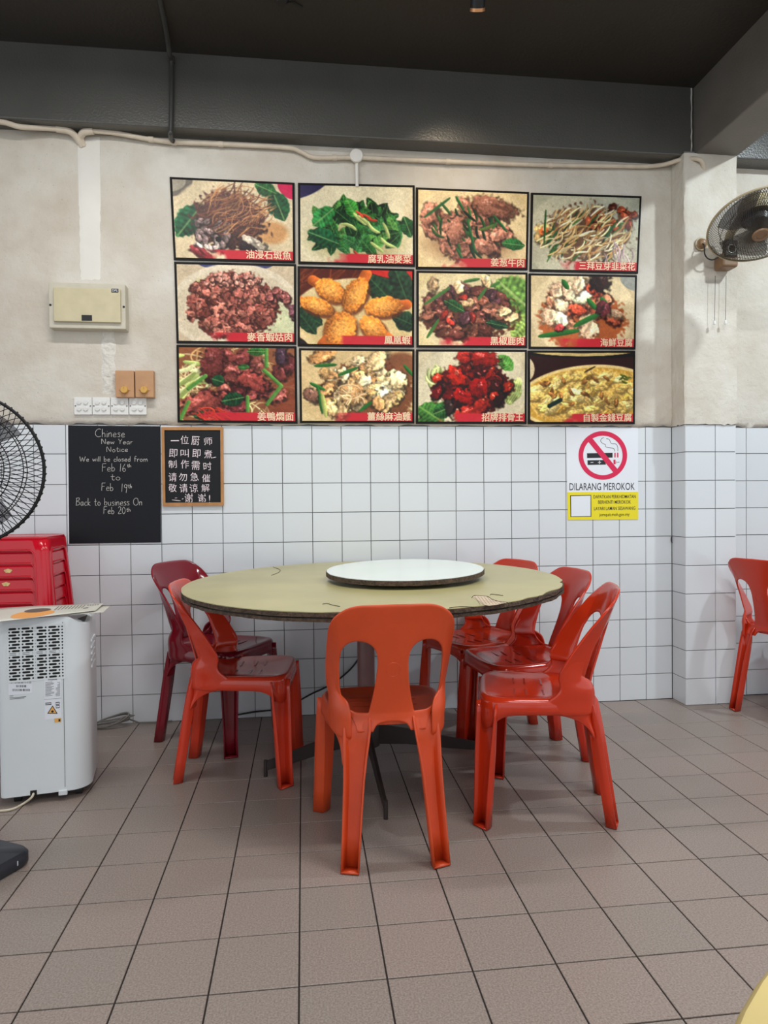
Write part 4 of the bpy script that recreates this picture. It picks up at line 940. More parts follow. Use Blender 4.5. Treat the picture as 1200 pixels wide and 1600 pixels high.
mb.build('base', MAT['base_black'], t, smooth=True, weld=.0005)
fl = onz(28, 1348, .025) - bc
MB().box(fl, (.004, .010, .014), math.radians(-10)).build('scuff', MAT['white'], t)
MB().tube([(0, 0, .06), (0, 0, 1.12)], .014, 14).build('pole', MAT['wire_grey'], t, smooth=True)
MB().tube([(0, 0, .06), (0, 0, .16)], [.03, .02], 14).build('collar', MAT['black'], t, smooth=True)
fc = ony(-66, 733, -1.34) - bc; nB = Vector((.22, -.97, -.03)); B2 = basis(nB)
fan_head(t, fc, B2, .240, 72, .30, MAT['wire'], MAT['wire'], MAT['fan_blade'], .07, .06, .05, MAT['black'], 3, True, -.15, .6)
MB().lathe([(0, -.06), (.07, -.06), (.08, -.08), (.07, -.16), (0, -.19)], 24, B2, fc).build('motor_housing', MAT['black'], t, smooth=True)
MB().tube([Vector((0, 0, 1.08)), Vector((0, .04, 1.16)), fc + B2 @ Vector((0, 0, -.1))], .025, 10).build('neck', MAT['black'], t, smooth=True)

# ================================================================== CHAIRS
XO = [(.36, .140), (.40, .142), (.43, .150), (.455, .168), (.48, .184), (.53, .194), (.60, .197), (.70, .195), (.82, .190)]
XS = [(.36, .058), (.40, .058), (.43, .066), (.46, .072), (.50, .062), (.56, .052), (.62, .047), (.66, .047), (.70, .051), (.82, .052)]
YC = [(.36, -.176), (.40, -.172), (.43, -.164), (.46, -.164), (.50, -.174), (.60, -.203), (.70, -.231), (.79, -.256), (.82, -.266)]
KW = [(.36, .2), (.40, .4), (.44, 1.2), (.50, 1.9), (.60, 1.7), (.68, 1.4), (.74, 1.0), (.82, .4)]
WG = [(.36, 0), (.42, .0), (.45, .03), (.49, .066), (.53, .068), (.58, .055), (.65, .035), (.71, .015), (.76, .003), (.82, 0)]
UA, UB = .25, .83
def back_pt(u, z):
    s_ = 1 if u >= 0 else -1; a = abs(u); xo, xs = itp(z, XO), itp(z, XS); xi = xo - .036
    x = xs * a / UA if a <= UA else (xs + (xi - xs) * (a - UA) / (UB - UA) if a <= UB else xi + (xo - xi) * (a - UB) / (1 - UB))
    y = itp(z, YC) + itp(z, KW) * x * x
    if a > UB: y += itp(z, WG) * ((a - UB) / (1 - UB))
    return Vector((s_ * x, y, z))
def z_top(a): 
    k = max(0, (a - .48) / .52); return .725 + .082 * (1 - k ** 2.3) ** (1 / 2.3) - .004 * a
def z_hole_t(a): k = abs((a - (UA + UB) / 2) / ((UB - UA) / 2)); return .628 + .062 * (1 - min(1, k) ** 2.3) ** (1 / 2.3)
def z_hole_b(a):
    k = (a - (UA + UB) / 2) / ((UB - UA) / 2)
    return .458 if k < 0 else .505 - .047 * (1 - min(1, k) ** 2.6) ** (1 / 2.6)
def z_low(a): return .40 + (.030 * math.sqrt(max(0, 1 - (a / UA) ** 2)) if a < UA else 0)
def cosp(a, b, n): return [a + (b - a) * (1 - math.cos(PI * i / n)) / 2 for i in range(n + 1)]
ups = [i * UA / 5 for i in range(6)] + cosp(UA, UB, 12)[1:] + [UB + (1 - UB) * math.sin(i / 6 * PI / 2) for i in range(1, 7)]
us = [-u for u in ups[:0:-1]] + ups
def make_back():
    m = MB(); nb, nm, nt_ = 6, 9, 9; cols = []
    for u in us:
        a = abs(u); inh = UA < a < UB
        zb = z_hole_b(min(max(a, UA), UB)) if a >= UA else .458
        zt = z_hole_t(min(max(a, UA), UB)) if a >= UA else .628
        if a >= UB: zb, zt = .505, .628
        lo, tp = z_low(a), z_top(a)
        zs = [lo + (zb - lo) * i / nb for i in range(nb)] + [zb + (zt - zb) * i / nm for i in range(nm)] + [zt + (tp - zt) * i / nt_ for i in range(nt_ + 1)]
        cols.append([back_pt(u, z) for z in zs])
    h = len(cols[0]); vs = [v for c in cols for v in c]; fs = []
    for i in range(len(cols) - 1):
        mid = (abs(us[i]) + abs(us[i + 1])) / 2
        for j in range(h - 1):
            if UA < mid < UB and nb <= j < nb + nm: continue
            if mid > UB and j < nb - 1: continue
            fs.append((i * h + j, (i + 1) * h + j, (i + 1) * h + j + 1, i * h + j + 1))
    m.add(vs, fs)
    for s_ in (-1, 1):          # gusset that carries each side rail down into the seat side and the rear leg
        rows = []
        for j in range(21):
            z = [.300, .320, .338, .353, .365, .374, .381, .3855, .388][j] if j < 9 else .388 + (.575 - .388) * (j - 8) / 12
            w = sst((.575 - z) / .125)
            A0, B0 = back_pt(.86, z), back_pt(1.0, z); P0 = (A0 + B0) / 2
            A1, P1, B1 = Vector((.125, -.166, z)), Vector((.186, -.152, z)), Vector((.1865, -.045 + .05 * sst((.47 - z) / .05), z))
            A, P_, B_ = A0.lerp(A1, w), P0.lerp(P1, w), B0.lerp(B1, w)
            if z > .50: A = back_pt(.86, z)
            if z < .388:                # fillet down the outside of the rear leg
                t_ = (z - .300) / .088; k = 1 - math.sqrt(max(0, 1 - t_ * t_)); lf_ = (.462 - z) / .459
                yl = -.168 - .057 * (.40 - z) / .40
                A = Vector((.120, yl + .032, z)).lerp(A1, k); P_ = Vector((.143 + .03 * lf_, yl + .010, z)).lerp(P1, k); B_ = Vector((.141 + .03 * lf_, yl + .022, z)).lerp(B1, k)
            rows.append([Vector((s_ * q.x, q.y, z)) for q in [A * (1 - t) ** 2 + P_ * (2 * t * (1 - t)) + B_ * t * t for t in [i / 10 for i in range(11)]]])
        m.grid(rows if s_ > 0 else [r[::-1] for r in rows])
    return m
def seat_outline(k, n=72):
    th = 2 * PI * k / n; c, s_ = math.cos(th), math.sin(th)
    if s_ >= 0: e = .42; y = .03 + .193 * abs(s_) ** e
    else: e = .62; y = .03 - .186 * abs(s_) ** e
    a = .190 + .020 * (y / .2)
    return a * math.copysign(abs(c) ** (.42 if s_ >= 0 else .62), c), y, c, s_
def make_seat():
    n = 72; m = MB(); rings = []
    for (sc, dz) in ((.0, -.010), (.3, -.010), (.55, -.008), (.75, -.005), (.88, -.001), (.94, .001), (.975, -.001), (1.0, -.008), (1.012, -.018)):
        rg_ = []
        for k in range(n):
            x, y, c, s_ = seat_outline(k, n); X, Y = x * sc, .03 + (y - .03) * sc
            z = .436 + dz
            tt = max(0, (-.085 - Y) / .09); z += .034 * tt * tt
            rg_.append((X, Y, z))
        rings.append(rg_)
    for f_ in (.5, 1.0):
        rg_ = []
        for k in range(n):
            x, y, c, s_ = seat_outline(k, n)
            cn = abs(2 * c * s_) ** 2.5
            zb = .386 - .055 * cn * (1 if s_ > 0 else 0) + (.035 * sst((-.45 - s_) / .4) if s_ < 0 else 0)
            zz = .418 + (zb - .418) * f_
            rg_.append((x * 1.018, .03 + (y - .03) * (1.018 if y > 0 else 1.0), zz))
        rings.append(rg_)
    vs = [v for r in rings for v in r]; fs = []
    for i in range(len(rings) - 1):
        for k in range(n):
            k2 = (k + 1) % n; fs.append((i * n + k, i * n + k2, (i + 1) * n + k2, (i + 1) * n + k))
    return m.add(vs, fs)
def channel_leg(stations, outw):
    o_ = Vector(outw).normalized(); t_ = Vector((-o_.y, o_.x, 0)); m = MB(); rows = []
    for (c, w, d_) in stations:
        c = Vector(c)
        rows.append([c + t_ * (-w / 2) + o_ * (d_ * .6), c + t_ * (-w * .44) + o_ * (-d_ * .2), c + t_ * (-w * .36) + o_ * (-d_ * .7), c + o_ * (-d_ * .8), c + t_ * (w * .36) + o_ * (-d_ * .7), c + t_ * (w * .44) + o_ * (-d_ * .2), c + t_ * (w / 2) + o_ * (d_ * .6)])
    m.grid(rows)
    b = [v.copy() for v in rows[-1]]
    m.add([v + Vector((0, 0, .003)) for v in b], [tuple(range(7))])
    return m
PROTO = thing('dining_chair', 'chair', 'chair')
def chair_parts(t, mat):
    make_back().build('backrest', mat, t, smooth=True, solid=.0085, sub=1, angle=180)
    make_seat().build('seat', mat, t, smooth=True, weld=.0004, solid=.005, angle=60)
    for s_ in (-1, 1):
        st_ = []
        for (z, d_, w) in ((.446, .002, .082), (.436, .004, .084), (.41, .009, .084), (.37, .017, .078), (.33, .022, .070), (.27, .025, .062), (.18, .026, .057), (.09, .026, .054), (.003, .026, .052)):
            f_ = (.462 - z) / .459; x = .104 + .032 * f_
            y = back_pt(.6, max(z, .40)).y - .004 + .010 * sst((z - .415) / .045) if z > .40 else -.168 - .057 * (.40 - z) / .40
            st_.append(((s_ * x, y, z), w, d_))
        channel_leg(st_, (s_ * .30, -1, 0)).build('leg', mat, t, smooth=True, fix=False, solid=.0055, angle=50)
        st_ = []
        for f_ in (0, .1, .22, .4, .6, .8, 1.0):
            z = .418 * (1 - f_) + .003
            st_.append(((s_ * (.183 + .022 * f_), .192 + .020 * f_, z), .084 - .028 * min(1, f_ * 1.3), .018 + .010 * sst(f_ * 2)))
        channel_leg(st_, (s_ * .75, .66, 0)).build('leg', mat, t, smooth=True, fix=False, solid=.0055, angle=50)
chair_parts(PROTO, MAT['red_plastic'])
for (x, y) in ((-.075, .10), (.075, .10), (-.075, .06), (.075, .06), (-.07, .0), (.07, .0)):
    MB().box((x, y, .4285 + .002 * abs(x) / .07), (.075, .006, .002)).build('seat_slot', MAT['red_plastic'], PROTO)
em = MB().tube([Vector((.022 * math.cos(2 * PI * k / 24), 0, .022 * math.sin(2 * PI * k / 24))) + back_pt(0, .60) + Vector((0, -.0045 + .28 * -.022 * math.sin(2 * PI * k / 24), 0)) for k in range(24)], .0009, 4, True)
em.build('moulded_emblem', MAT['red_plastic'], PROTO)
CH = [
 (-1.772, -1.335, 90.5, (0.58, 0.062, 0.012), 'orange-red plastic chair seen from behind in front of the table', 1),
 (-2.305, -0.680, -6.0, (0.60, 0.045, 0.018), 'red-orange plastic chair left of the table, nearest the air conditioner', 0),
 (-2.448, -0.275, -28.0, (0.19, 0.008, 0.018), 'dark crimson plastic chair against the wall at the back left of the table', 0),
 (-1.180, -1.195, 164.0, (0.52, 0.032, 0.008), 'glossy red plastic chair at the right of the table, nearest the viewer', 0),
 (-1.085, -0.700, 187.0, (0.49, 0.026, 0.010), 'glossy red plastic chair right of the table, middle of the three on that side', 0),
 (-1.165, -0.258, 202.0, (0.55, 0.036, 0.010), 'red plastic chair at the right of the table, closest to the tiled wall', 0),
 (0.455, -0.330, 14.0, (0.53, 0.034, 0.010), 'red plastic chair at the right edge, in front of the pillar', 0),
]
for i, (x, y, th, colr, lab, matte) in enumerate(CH):
    o = PROTO if i == 0 else copy_tree(PROTO)
    o.location = (x, y, 0); o.rotation_euler = (0, 0, math.radians(th - 90)); o.scale = (1, 1, {1: .978, 2: 1.03}.get(i, 1.0)); o['label'] = lab; o['group'] = 'red plastic chairs'
    for c in o.children:
        c.color = (*colr, 1) if not c.name.startswith('seat_slot') else (*[v * .6 for v in colr], 1)  # slot colour darkened to paint the shade inside the moulded grooves
        if c.material_slots:
            c.material_slots[0].link = 'OBJECT'; c.material_slots[0].material = MAT['matte_plastic'] if matte else MAT['red_plastic']

# ================================================================== BIG TABLE
TC = Vector((-1.750, -0.779, 0)); TR = .764; TZ = .788
TILT = Euler((.0162, -.0104, 0)).to_matrix()
t = thing('round_table', 'large round table with a chipped olive-yellow top and dark pedestal', 'table', TC)
rs = np.random.RandomState(11); n = 220
def rag(seed, n, amp):
    r_ = np.random.RandomState(seed); a = r_.randn(n) * amp
    return np.convolve(np.r_[a, a, a], np.ones(4) / 4, 'same')[n:2 * n]
# angles measured with x right, y away; the front is -90 degrees
rad = TR + rag(1, n, .0022)
def dent(a, c, w, d): 
    k = (a - c + PI) % (2 * PI) - PI; return d * max(0, 1 - (k / w) ** 2)
lam = []; brd = []
r2 = rag(2, n, .004)
for k in range(n):
    a = 2 * PI * k / n
    lam.append(rad[k] - .004 - dent(a, math.radians(-103), .10, .010) - dent(a, math.radians(-40), .12, .014) - dent(a, math.radians(-20), .05, .012) - dent(a, math.radians(-52), .06, .010))
    brd.append(TR - .003 + r2[k])
def T(p): return TILT @ (Vector(p) - Vector((0, 0, TZ))) + Vector((0, 0, TZ))
def disc(rads, z0, z1, mat, name, rr2=None):
    m = MB(); n_ = len(rads); rr2 = rads if rr2 is None else rr2
    top = [T((rads[k] * math.cos(2 * PI * k / n_), rads[k] * math.sin(2 * PI * k / n_), z1)) for k in range(n_)]
    bot = [T((rr2[k] * math.cos(2 * PI * k / n_), rr2[k] * math.sin(2 * PI * k / n_), z0)) for k in range(n_)]
    m.add(top + bot, [tuple(range(n_)), tuple(range(2 * n_ - 1, n_ - 1, -1))] + [(k, n_ + k, n_ + (k + 1) % n_, (k + 1) % n_) for k in range(n_)])
    return m.build(name, mat, t, fix=True)
disc(lam, TZ - .0025, TZ, MAT['laminate'], 'laminate_top')
disc(brd, TZ - .016, TZ - .003, MAT['chipped'], 'upper_board')
disc([TR - .009 + v for v in rag(5, n, .003)], TZ - .021, TZ - .0165, MAT['ply_line'], 'dark_seam')
disc([TR - .006 + v for v in rag(3, n, .006)], TZ - .032, TZ - .0215, MAT['chipped'], 'lower_board')
# bare wood where the laminate has torn away, seen on the front right
wz = TZ + .0012
def tp(px, py):
    p = onz(px, py, TZ) ; return p - TC
pts = [(738, 932), (745, 930.5), (760, 931.5), (768, 936), (778, 939), (792, 941.5), (776, 945), (764, 946.5), (757, 945)]
def tz_on(px, py):        # on the tilted top
    nrm = TILT @ Vector((0, 0, 1)); o_ = TC + Vector((0, 0, TZ + .0008)); d_ = ray(px, py); return CAM_P + d_ * ((o_ - CAM_P).dot(nrm) / d_.dot(nrm)) - TC
bwd = MB().add([tz_on(*p) for p in pts], [tuple(range(len(pts)))])
bwd.build('bare_wood', MAT['bare_ply'], t)
for P in ([(737, 934), (741, 930.5), (752, 930.8), (762, 932), (768, 936), (776, 939), (784, 940), (793, 941.5)], [(766, 929.5), (768, 928.4), (776, 929.3), (786, 930.5)], [(504, 944), (511, 943), (520, 945.5), (531, 947.5)], [(702, 950), (716, 948), (730, 948), (742, 949)], [(841, 933), (843, 931), (852, 931), (862, 930)], [(427, 886), (437, 890), (436, 894), (424, 899)]):
    MB().tube(smooth_path([tz_on(*p) for p in P], 4), .0011, 5).build('tear_line', MAT['ply_line'], t)
for k in range(9):
    a = 742 + k * 4.6; gr_ = MB().tube([tz_on(a, 931.8 + max(0, k - 4) * 1.9), tz_on(a + 8 + k * .6, 944.2 - max(0, k - 6) * .6)], .0007, 4); gr_.build('wood_grain_line', MAT['fan_brown'], t)

PC = Vector((-.03, .02, 0))
MB().tube([PC + Vector((0, 0, .12)), PC + Vector((0, 0, TZ - .03))], .036, 20).build('pole', MAT['pole'], t, smooth=True)
MB().lathe([(0, .20), (.045, .20), (.055, .17), (.055, .10), (0, .10)], 20, None, PC).build('hub', MAT['black_metal'], t, smooth=True)
MB().box(PC + Vector((0, 0, TZ - .045)), (.8, .05, .025), .1).build('support_bar', MAT['black_metal'], t)
MB().box(PC + Vector((0, 0, TZ - .045)), (.05, .8, .025), .1).build('support_bar', MAT['black_metal'], t)
for (fx, fy) in ((-2.195, -.786), (-1.759, -1.229), (-1.292, -.682), (-1.80, -.32)):
    e_ = Vector((fx, fy, 0)) - TC; dv = (e_ - PC); dv.z = 0; L_ = dv.length; dn = dv.normalized(); sd = Vector((-dn.y, dn.x, 0)) * .006
    m = MB(); rows = []
    for (s_, z0, z1) in ((.08, .10, .185), (.35, .085, .15), (.7, .05, .10), (1.0, .025, .06)):
        p = PC + dn * (L_ * s_)
        rows.append([p - sd + Vector((0, 0, z0)), p + sd + Vector((0, 0, z0)), p + sd + Vector((0, 0, z1)), p - sd + Vector((0, 0, z1)), p - sd + Vector((0, 0, z0))])
    m.grid(rows); m.add(rows[0][:4], [(0, 1, 2, 3)]); m.add(rows[-1][:4], [(3, 2, 1, 0)])
    lg = m.build('leg', MAT['black_metal'], t, weld=.0005)
    MB().tube([e_ + Vector((0, 0, .0)), e_ + Vector((0, 0, .066))], .008, 10).build('foot', MAT['black_metal'], lg, smooth=True)

# lazy susan
nrmT = TILT @ Vector((0, 0, 1))
sc_ = Vector((-1.6177, -.791, 0)); sb = TC + Vector((0, 0, TZ)) + TILT @ Vector((sc_.x - TC.x, sc_.y - TC.y, 0))
t = thing('lazy_susan', 'round white lazy susan with a dark chipped edge on the table', 'turntable', sb)
SR = .3237; tl2 = Euler((.0378, -.0141, 0)).to_matrix()
def d2(rads, z0, z1, mat, name):
    n_ = len(rads); m = MB()
    top = [tl2 @ Vector((rads[k] * math.cos(2 * PI * k / n_), rads[k] * math.sin(2 * PI * k / n_), z1)) for k in range(n_)]
    bot = [tl2 @ Vector((rads[k] * math.cos(2 * PI * k / n_), rads[k] * math.sin(2 * PI * k / n_), z0)) for k in range(n_)]
    m.add(top + bot, [tuple(range(n_)), tuple(range(2 * n_ - 1, n_ - 1, -1))] + [(k, n_ + k, n_ + (k + 1) % n_, (k + 1) % n_) for k in range(n_)])
    m.build(name, mat, t)
d2([SR - .002 + v for v in rag(21, 140, .0008)], .0405, .0425, MAT['white_lam'], 'white_top')
d2([SR + v for v in rag(22, 140, .0018)], .0225, .0405, MAT['chipped'], 'board')
MB().lathe([(0, .001), (.16, .001), (.16, .012), (.13, .0225), (0, .0225)], 40, TILT).build('bearing', MAT['black'], t, smooth=True)

# ================================================================== AIR CONDITIONER
ap, aq = onz(10, 1249, .03), onz(107, 1237, .03)
ang = math.atan2(aq.y - ap.y, aq.x - ap.x); ux_ = Vector((math.cos(ang), math.sin(ang), 0)); uy_ = Vector((-math.sin(ang), math.cos(ang), 0))
AD = .30
base = ap + ux_ * (.135) + uy_ * (AD / 2); base.z = 0
t = thing('air_conditioner', 'white portable air conditioner on castors beside the red stools', 'air conditioner', base, ang)
XL, XR = -.157, .152; ys = -AD / 2
def ac_outline(ins=0):
    P = []
    def arc(cx, cy, r, a0, a1, n):
        for i in range(n + 1):
            a = math.radians(a0 + (a1 - a0) * i / n); P.append((cx + r * math.cos(a), cy + r * math.sin(a)))
    arc(XL + .022, ys + .022, .022, 180, 270, 5)
    P.append((.062, ys))
    arc(XR - .075, ys + .075, .075, 270, 360, 8)
    arc(XR - .03, -ys - .03, .03, 0, 90, 4); arc(XL + .03, -ys - .03, .03, 90, 180, 4); return P
ol = ac_outline(); m = MB(); n_ = len(ol)
def ztop(x, y): return .690 - .030 * sst((x - .075) / .06) * (1 if y < .05 else 0) 
rows = [[(x, y, .034) for x, y in ol], [(x, y, .05) for x, y in ol], [(x, y, .64) for x, y in ol], [(x * 1.0, y, ztop(x, y) - .006) for x, y in ol], [(x * .975, y * .975, ztop(x, y)) for x, y in ol]]
for r_ in rows: r_.append(r_[0])
m.grid(rows); m.add(rows[-1][:-1], [tuple(range(n_))]); m.add(rows[0][:-1], [tuple(range(n_ - 1, -1, -1))])
m.build('body', MAT['ac'], t, smooth=True, weld=.0003, angle=35)
def acp(px, py, off=0.0):     # point of the front face
    nf = -uy_; d_ = ray(px, py); o_ = base + nf * (AD / 2 + off); P = CAM_P + d_ * ((o_ - CAM_P).dot(nf) / d_.dot(nf))
    q = P - base; return Vector((q.dot(ux_), q.dot(uy_), q.z))
MB().box((.0625, ys - .0004, .36), (.0016, .002, .62)).build('seam', MAT['grout'], t)
g0, g1 = acp(12.7, 981), acp(100, 1058); gw, gh = g1.x - g0.x, g0.z - g1.z
MB().box(((g0.x + g1.x) / 2, ys - .0005, (g0.z + g1.z) / 2), (gw + .012, .002, gh + .012)).build('grille_panel', MAT['ac'], t, bevel=.0008)
m = MB(); nr = 17; per = gw / 4.13; hh_ = gh / nr * .33
for r_ in range(nr):
    z = g0.z - gh * (r_ + .5) / nr
    for k in range(-1, 11):
        c = g0.x + per * (k * .5 + (.25 if r_ % 2 else .0)) + .3 * per; long_ = k % 2 == 0
        hw_ = per * (.325 if long_ else .09); xa, xb = max(g0.x, c - hw_), min(g1.x, c + hw_)
        if xb - xa < .003: continue
        q_ = min(hh_, (xb - xa) / 2)
        m.add([(p[0], ys - .0017, p[1]) for p in [(xa + q_, z - hh_), (xb - q_, z - hh_), (xb, z), (xb - q_, z + hh_), (xa + q_, z + hh_), (xa, z)]], [tuple(range(6))])
tag(m.build('vent_slots', MAT['ac_dark'], t, fix=False), kind='stuff')
MB().box(((g0.x + g1.x) / 2, ys - .002, (g0.z + g1.z) / 2), (.004, .001, gh)).build('grille_rib', MAT['ac'], t)
MB().box(((g0.x + g1.x) / 2, ys - .002, (g0.z + g1.z) / 2), (gw, .001, .004)).build('grille_rib', MAT['ac'], t)
def sticker(x0, y0, x1, y1, name, mat, off=.0008):
    a, b = acp(x0, y0), acp(x1, y1)
    return MB().box(((a.x + b.x) / 2, ys - off / 2 - .0002, (a.z + b.z) / 2), (abs(b.x - a.x), off, abs(a.z - b.z))).build(name, mat, t)
sticker(13, 1062, 51, 1083, 'barcode_label', MAT['white']); sticker(69, 1060, 96, 1122, 'rating_label', MAT['white'])
m = MB(); rs = np.random.RandomState(2)
for (x0, x1, y0) in ((14.2, 48, 1066), (25.5, 41, 1072), (19.5, 46, 1078)):
    x = x0
    while x < x1:
        w_ = rs.choice([.35, .6, 1.0]); a, b = acp(x, y0 - 1.6), acp(x + w_, y0 + 1.6)
        m.box(((a.x + b.x) / 2, ys - .0012, (a.z + b.z) / 2), (b.x - a.x, .0004, a.z - b.z)); x += w_ + rs.choice([.4, .8, 1.1])
for k in range(3):
    a, b = acp(15, 1087 + 2 * k), acp([21, 41, 38][k], 1087.9 + 2 * k); m.box(((a.x + b.x) / 2, ys - .0006, (a.z + b.z) / 2), (b.x - a.x, .0004, .0016))
for k in range(13):
    y0 = 1065.5 + 1.75 * k; a, b = acp(71, y0), acp(71 + rs.uniform(7, 14), y0 + .7); m.box(((a.x + b.x) / 2, ys - .0012, (a.z + b.z) / 2), (b.x - a.x, .0004, .0012))
    a, b = acp(94 - rs.uniform(2, 8), y0), acp(94, y0 + .7); m.box(((a.x + b.x) / 2, ys - .0012, (a.z + b.z) / 2), (b.x - a.x, .0004, .0012))
a, b = acp(69, 1091.6), acp(96, 1092); m.box(((a.x + b.x) / 2, ys - .0012, (a.z + b.z) / 2), (b.x - a.x, .0004, .0008))
for (x0, y0, x1, y1) in ((87, 1097, 93, 1100), (87.5, 1102, 93, 1105.5), (71, 1098, 80, 1100.5)):
    for e in ((x0, y0, x1, y0 + .5), (x0, y1, x1, y1 + .5), (x0, y0, x0 + .5, y1), (x1, y0, x1 + .5, y1)):
        a, b = acp(e[0], e[1]), acp(e[2], e[3]); m.box(((a.x + b.x) / 2, ys - .0012, (a.z + b.z) / 2), (abs(b.x - a.x), .0004, abs(a.z - b.z)))
m.build('label_print', MAT['ink'], t)
p = acp(82.5, 1061.4); text_mesh('Hisense', 'lettering', MAT['ink'], t, Vector((p.x, ys - .0012, p.z - .002)), X_, Z_, height=.0042, width=.03, bold=.02)
tr_ = [acp(82.2, 1102), acp(90.2, 1115), acp(73.8, 1115)]
m = MB().add([(q.x, ys - .0012, q.z) for q in tr_] , [(0, 1, 2)]); m.build('hazard_border', MAT['ink'], t)
cc = sum(tr_, Vector()) / 3; m = MB().add([(cc.x + (q.x - cc.x) * .76, ys - .0015, cc.z + (q.z - cc.z) * .76) for q in tr_], [(0, 1, 2)]); m.build('hazard_sign', MAT['hazard'], t)
m = MB().lathe([(.0045, 0), (.0035, .0003), (0, .0004)], 10, Matrix.Rotation(PI / 2, 3, 'X'), (cc.x, ys - .0016, cc.z - .002)); m.build('flame_mark', MAT['ink'], t)
sticker(85, 1122.5, 95.5, 1128, 'small_sticker', MAT['hazard'], .001); sticker(91.5, 1123.5, 94.5, 1127, 'small_sticker_print', MAT['ink'], .0013)
for (x, y) in ((-.105, -.10), (.105, -.10), (-.105, .10), (.105, .10)):
    MB().tube([(x - .012, y, .020), (x + .012, y, .020)], .020, 14).build('castor', MAT['black'], t, smooth=True)
MB().box((-.03, 0, .034), (.22, .26, .012)).build('base_plate', MAT['black'], t)
nt0, nt1 = acp(48, 1233), acp(57, 1242); MB().box(((nt0.x + nt1.x) / 2, ys + .004, .041), (.022, .012, .02)).build('cable_notch', MAT['ac_dark'], t)
def acl(px, py): q = onz(px, py, .006) - base; return Vector((q.dot(ux_), q.dot(uy_), .006))
MB().tube(smooth_path([((nt0.x + nt1.x) / 2, ys + .005, .042), ((nt0.x + nt1.x) / 2 - .005, ys - .012, .03), acl(36, 1256), acl(20, 1264), acl(0, 1267), acl(-40, 1268)]), .0042, 8).build('power_cable', MAT['white_cable'], t, smooth=True)
a = acp(104, 1233); MB().box((.055, ys + .002, .03), (.03, .016, .018)).build('latch', MAT['ac'], t, bevel=.002)
m = MB()
for k in range(5): m.box((XR + .002, -.02, .58 - .025 * k), (.006, .12, .010))
m.build('side_louvre', MAT['ac'], t, bevel=.002)
MB().box((XR - .018, .07, .672), (.03, .15, .05)).build('top_rim', MAT['ac'], t, bevel=.008)
MB().box((.108, -.02, .669), (.055, .20, .010)).build('control_recess', MAT['black'], t)

# leaflet on the air conditioner
cor = [onz(-70, 979, .696), onz(149, 954, .703), onz(163, 940.5, .722), onz(-40, 955, .715)]
t = thing('menu_leaflet', 'glossy menu sheet with an orange bowl lying on the air conditioner', 'leaflet', (cor[0] + cor[1] + cor[2] + cor[3]) / 4)
L0 = t.location.copy()
def lf(u, v, dz=0): 
    p = (cor[0] * (1 - u) + cor[1] * u) * (1 - v) + (cor[3] * (1 - u) + cor[2] * u) * v - L0
    p.z += .004 * math.sin(u * 5) * v + dz; return p
MB().grid([[lf(i / 12, j / 6) for i in range(13)] for j in range(7)]).build('sheet', MAT['paper'], t, smooth=True, solid=.0012)
MB().grid([[lf(.66 + .33 * i / 6, .1 + .85 * j / 4, -.006) + Vector((.03 * i / 6, .0, -.004 * i / 6)) for i in range(7)] for j in range(5)]).build('lower_sheet', MAT['paper'], t, smooth=True, solid=.001)
m = MB(); m.add([lf(.50 + .16 * math.cos(a), .30 + .30 * math.sin(a), .0012) for a in [2 * PI * k / 24 for k in range(24)]], [tuple(range(24))]); m.build('bowl_print', MAT['orange_print'], t)
m = MB(); m.add([lf(.51 + .10 * math.cos(a), .58 + .16 * math.sin(a), .0018) for a in [2 * PI * k / 20 for k in range(20)]], [tuple(range(20))]); m.build('noodle_print', MAT['grey_print'], t)
m = MB()
for k in range(9):
    u0 = .64 + k * .026; m.add([lf(u0, .50, .0015), lf(u0 + .007, .50, .0015), lf(u0 + .012, .84, .0015), lf(u0 + .005, .84, .0015)], [(0, 1, 2, 3)])
for k in range(5): m.add([lf(.88 + .02 * k, .72, .0015), lf(.889 + .02 * k, .72, .0015), lf(.889 + .02 * k, .82, .0015), lf(.88 + .02 * k, .82, .0015)], [(0, 1, 2, 3)])
m.add([lf(.87, .42, .0015), lf(.91, .42, .0015), lf(.91, .49, .0015), lf(.87, .49, .0015)], [(0, 1, 2, 3)])
m.build('menu_print', MAT['grey_print'], t)

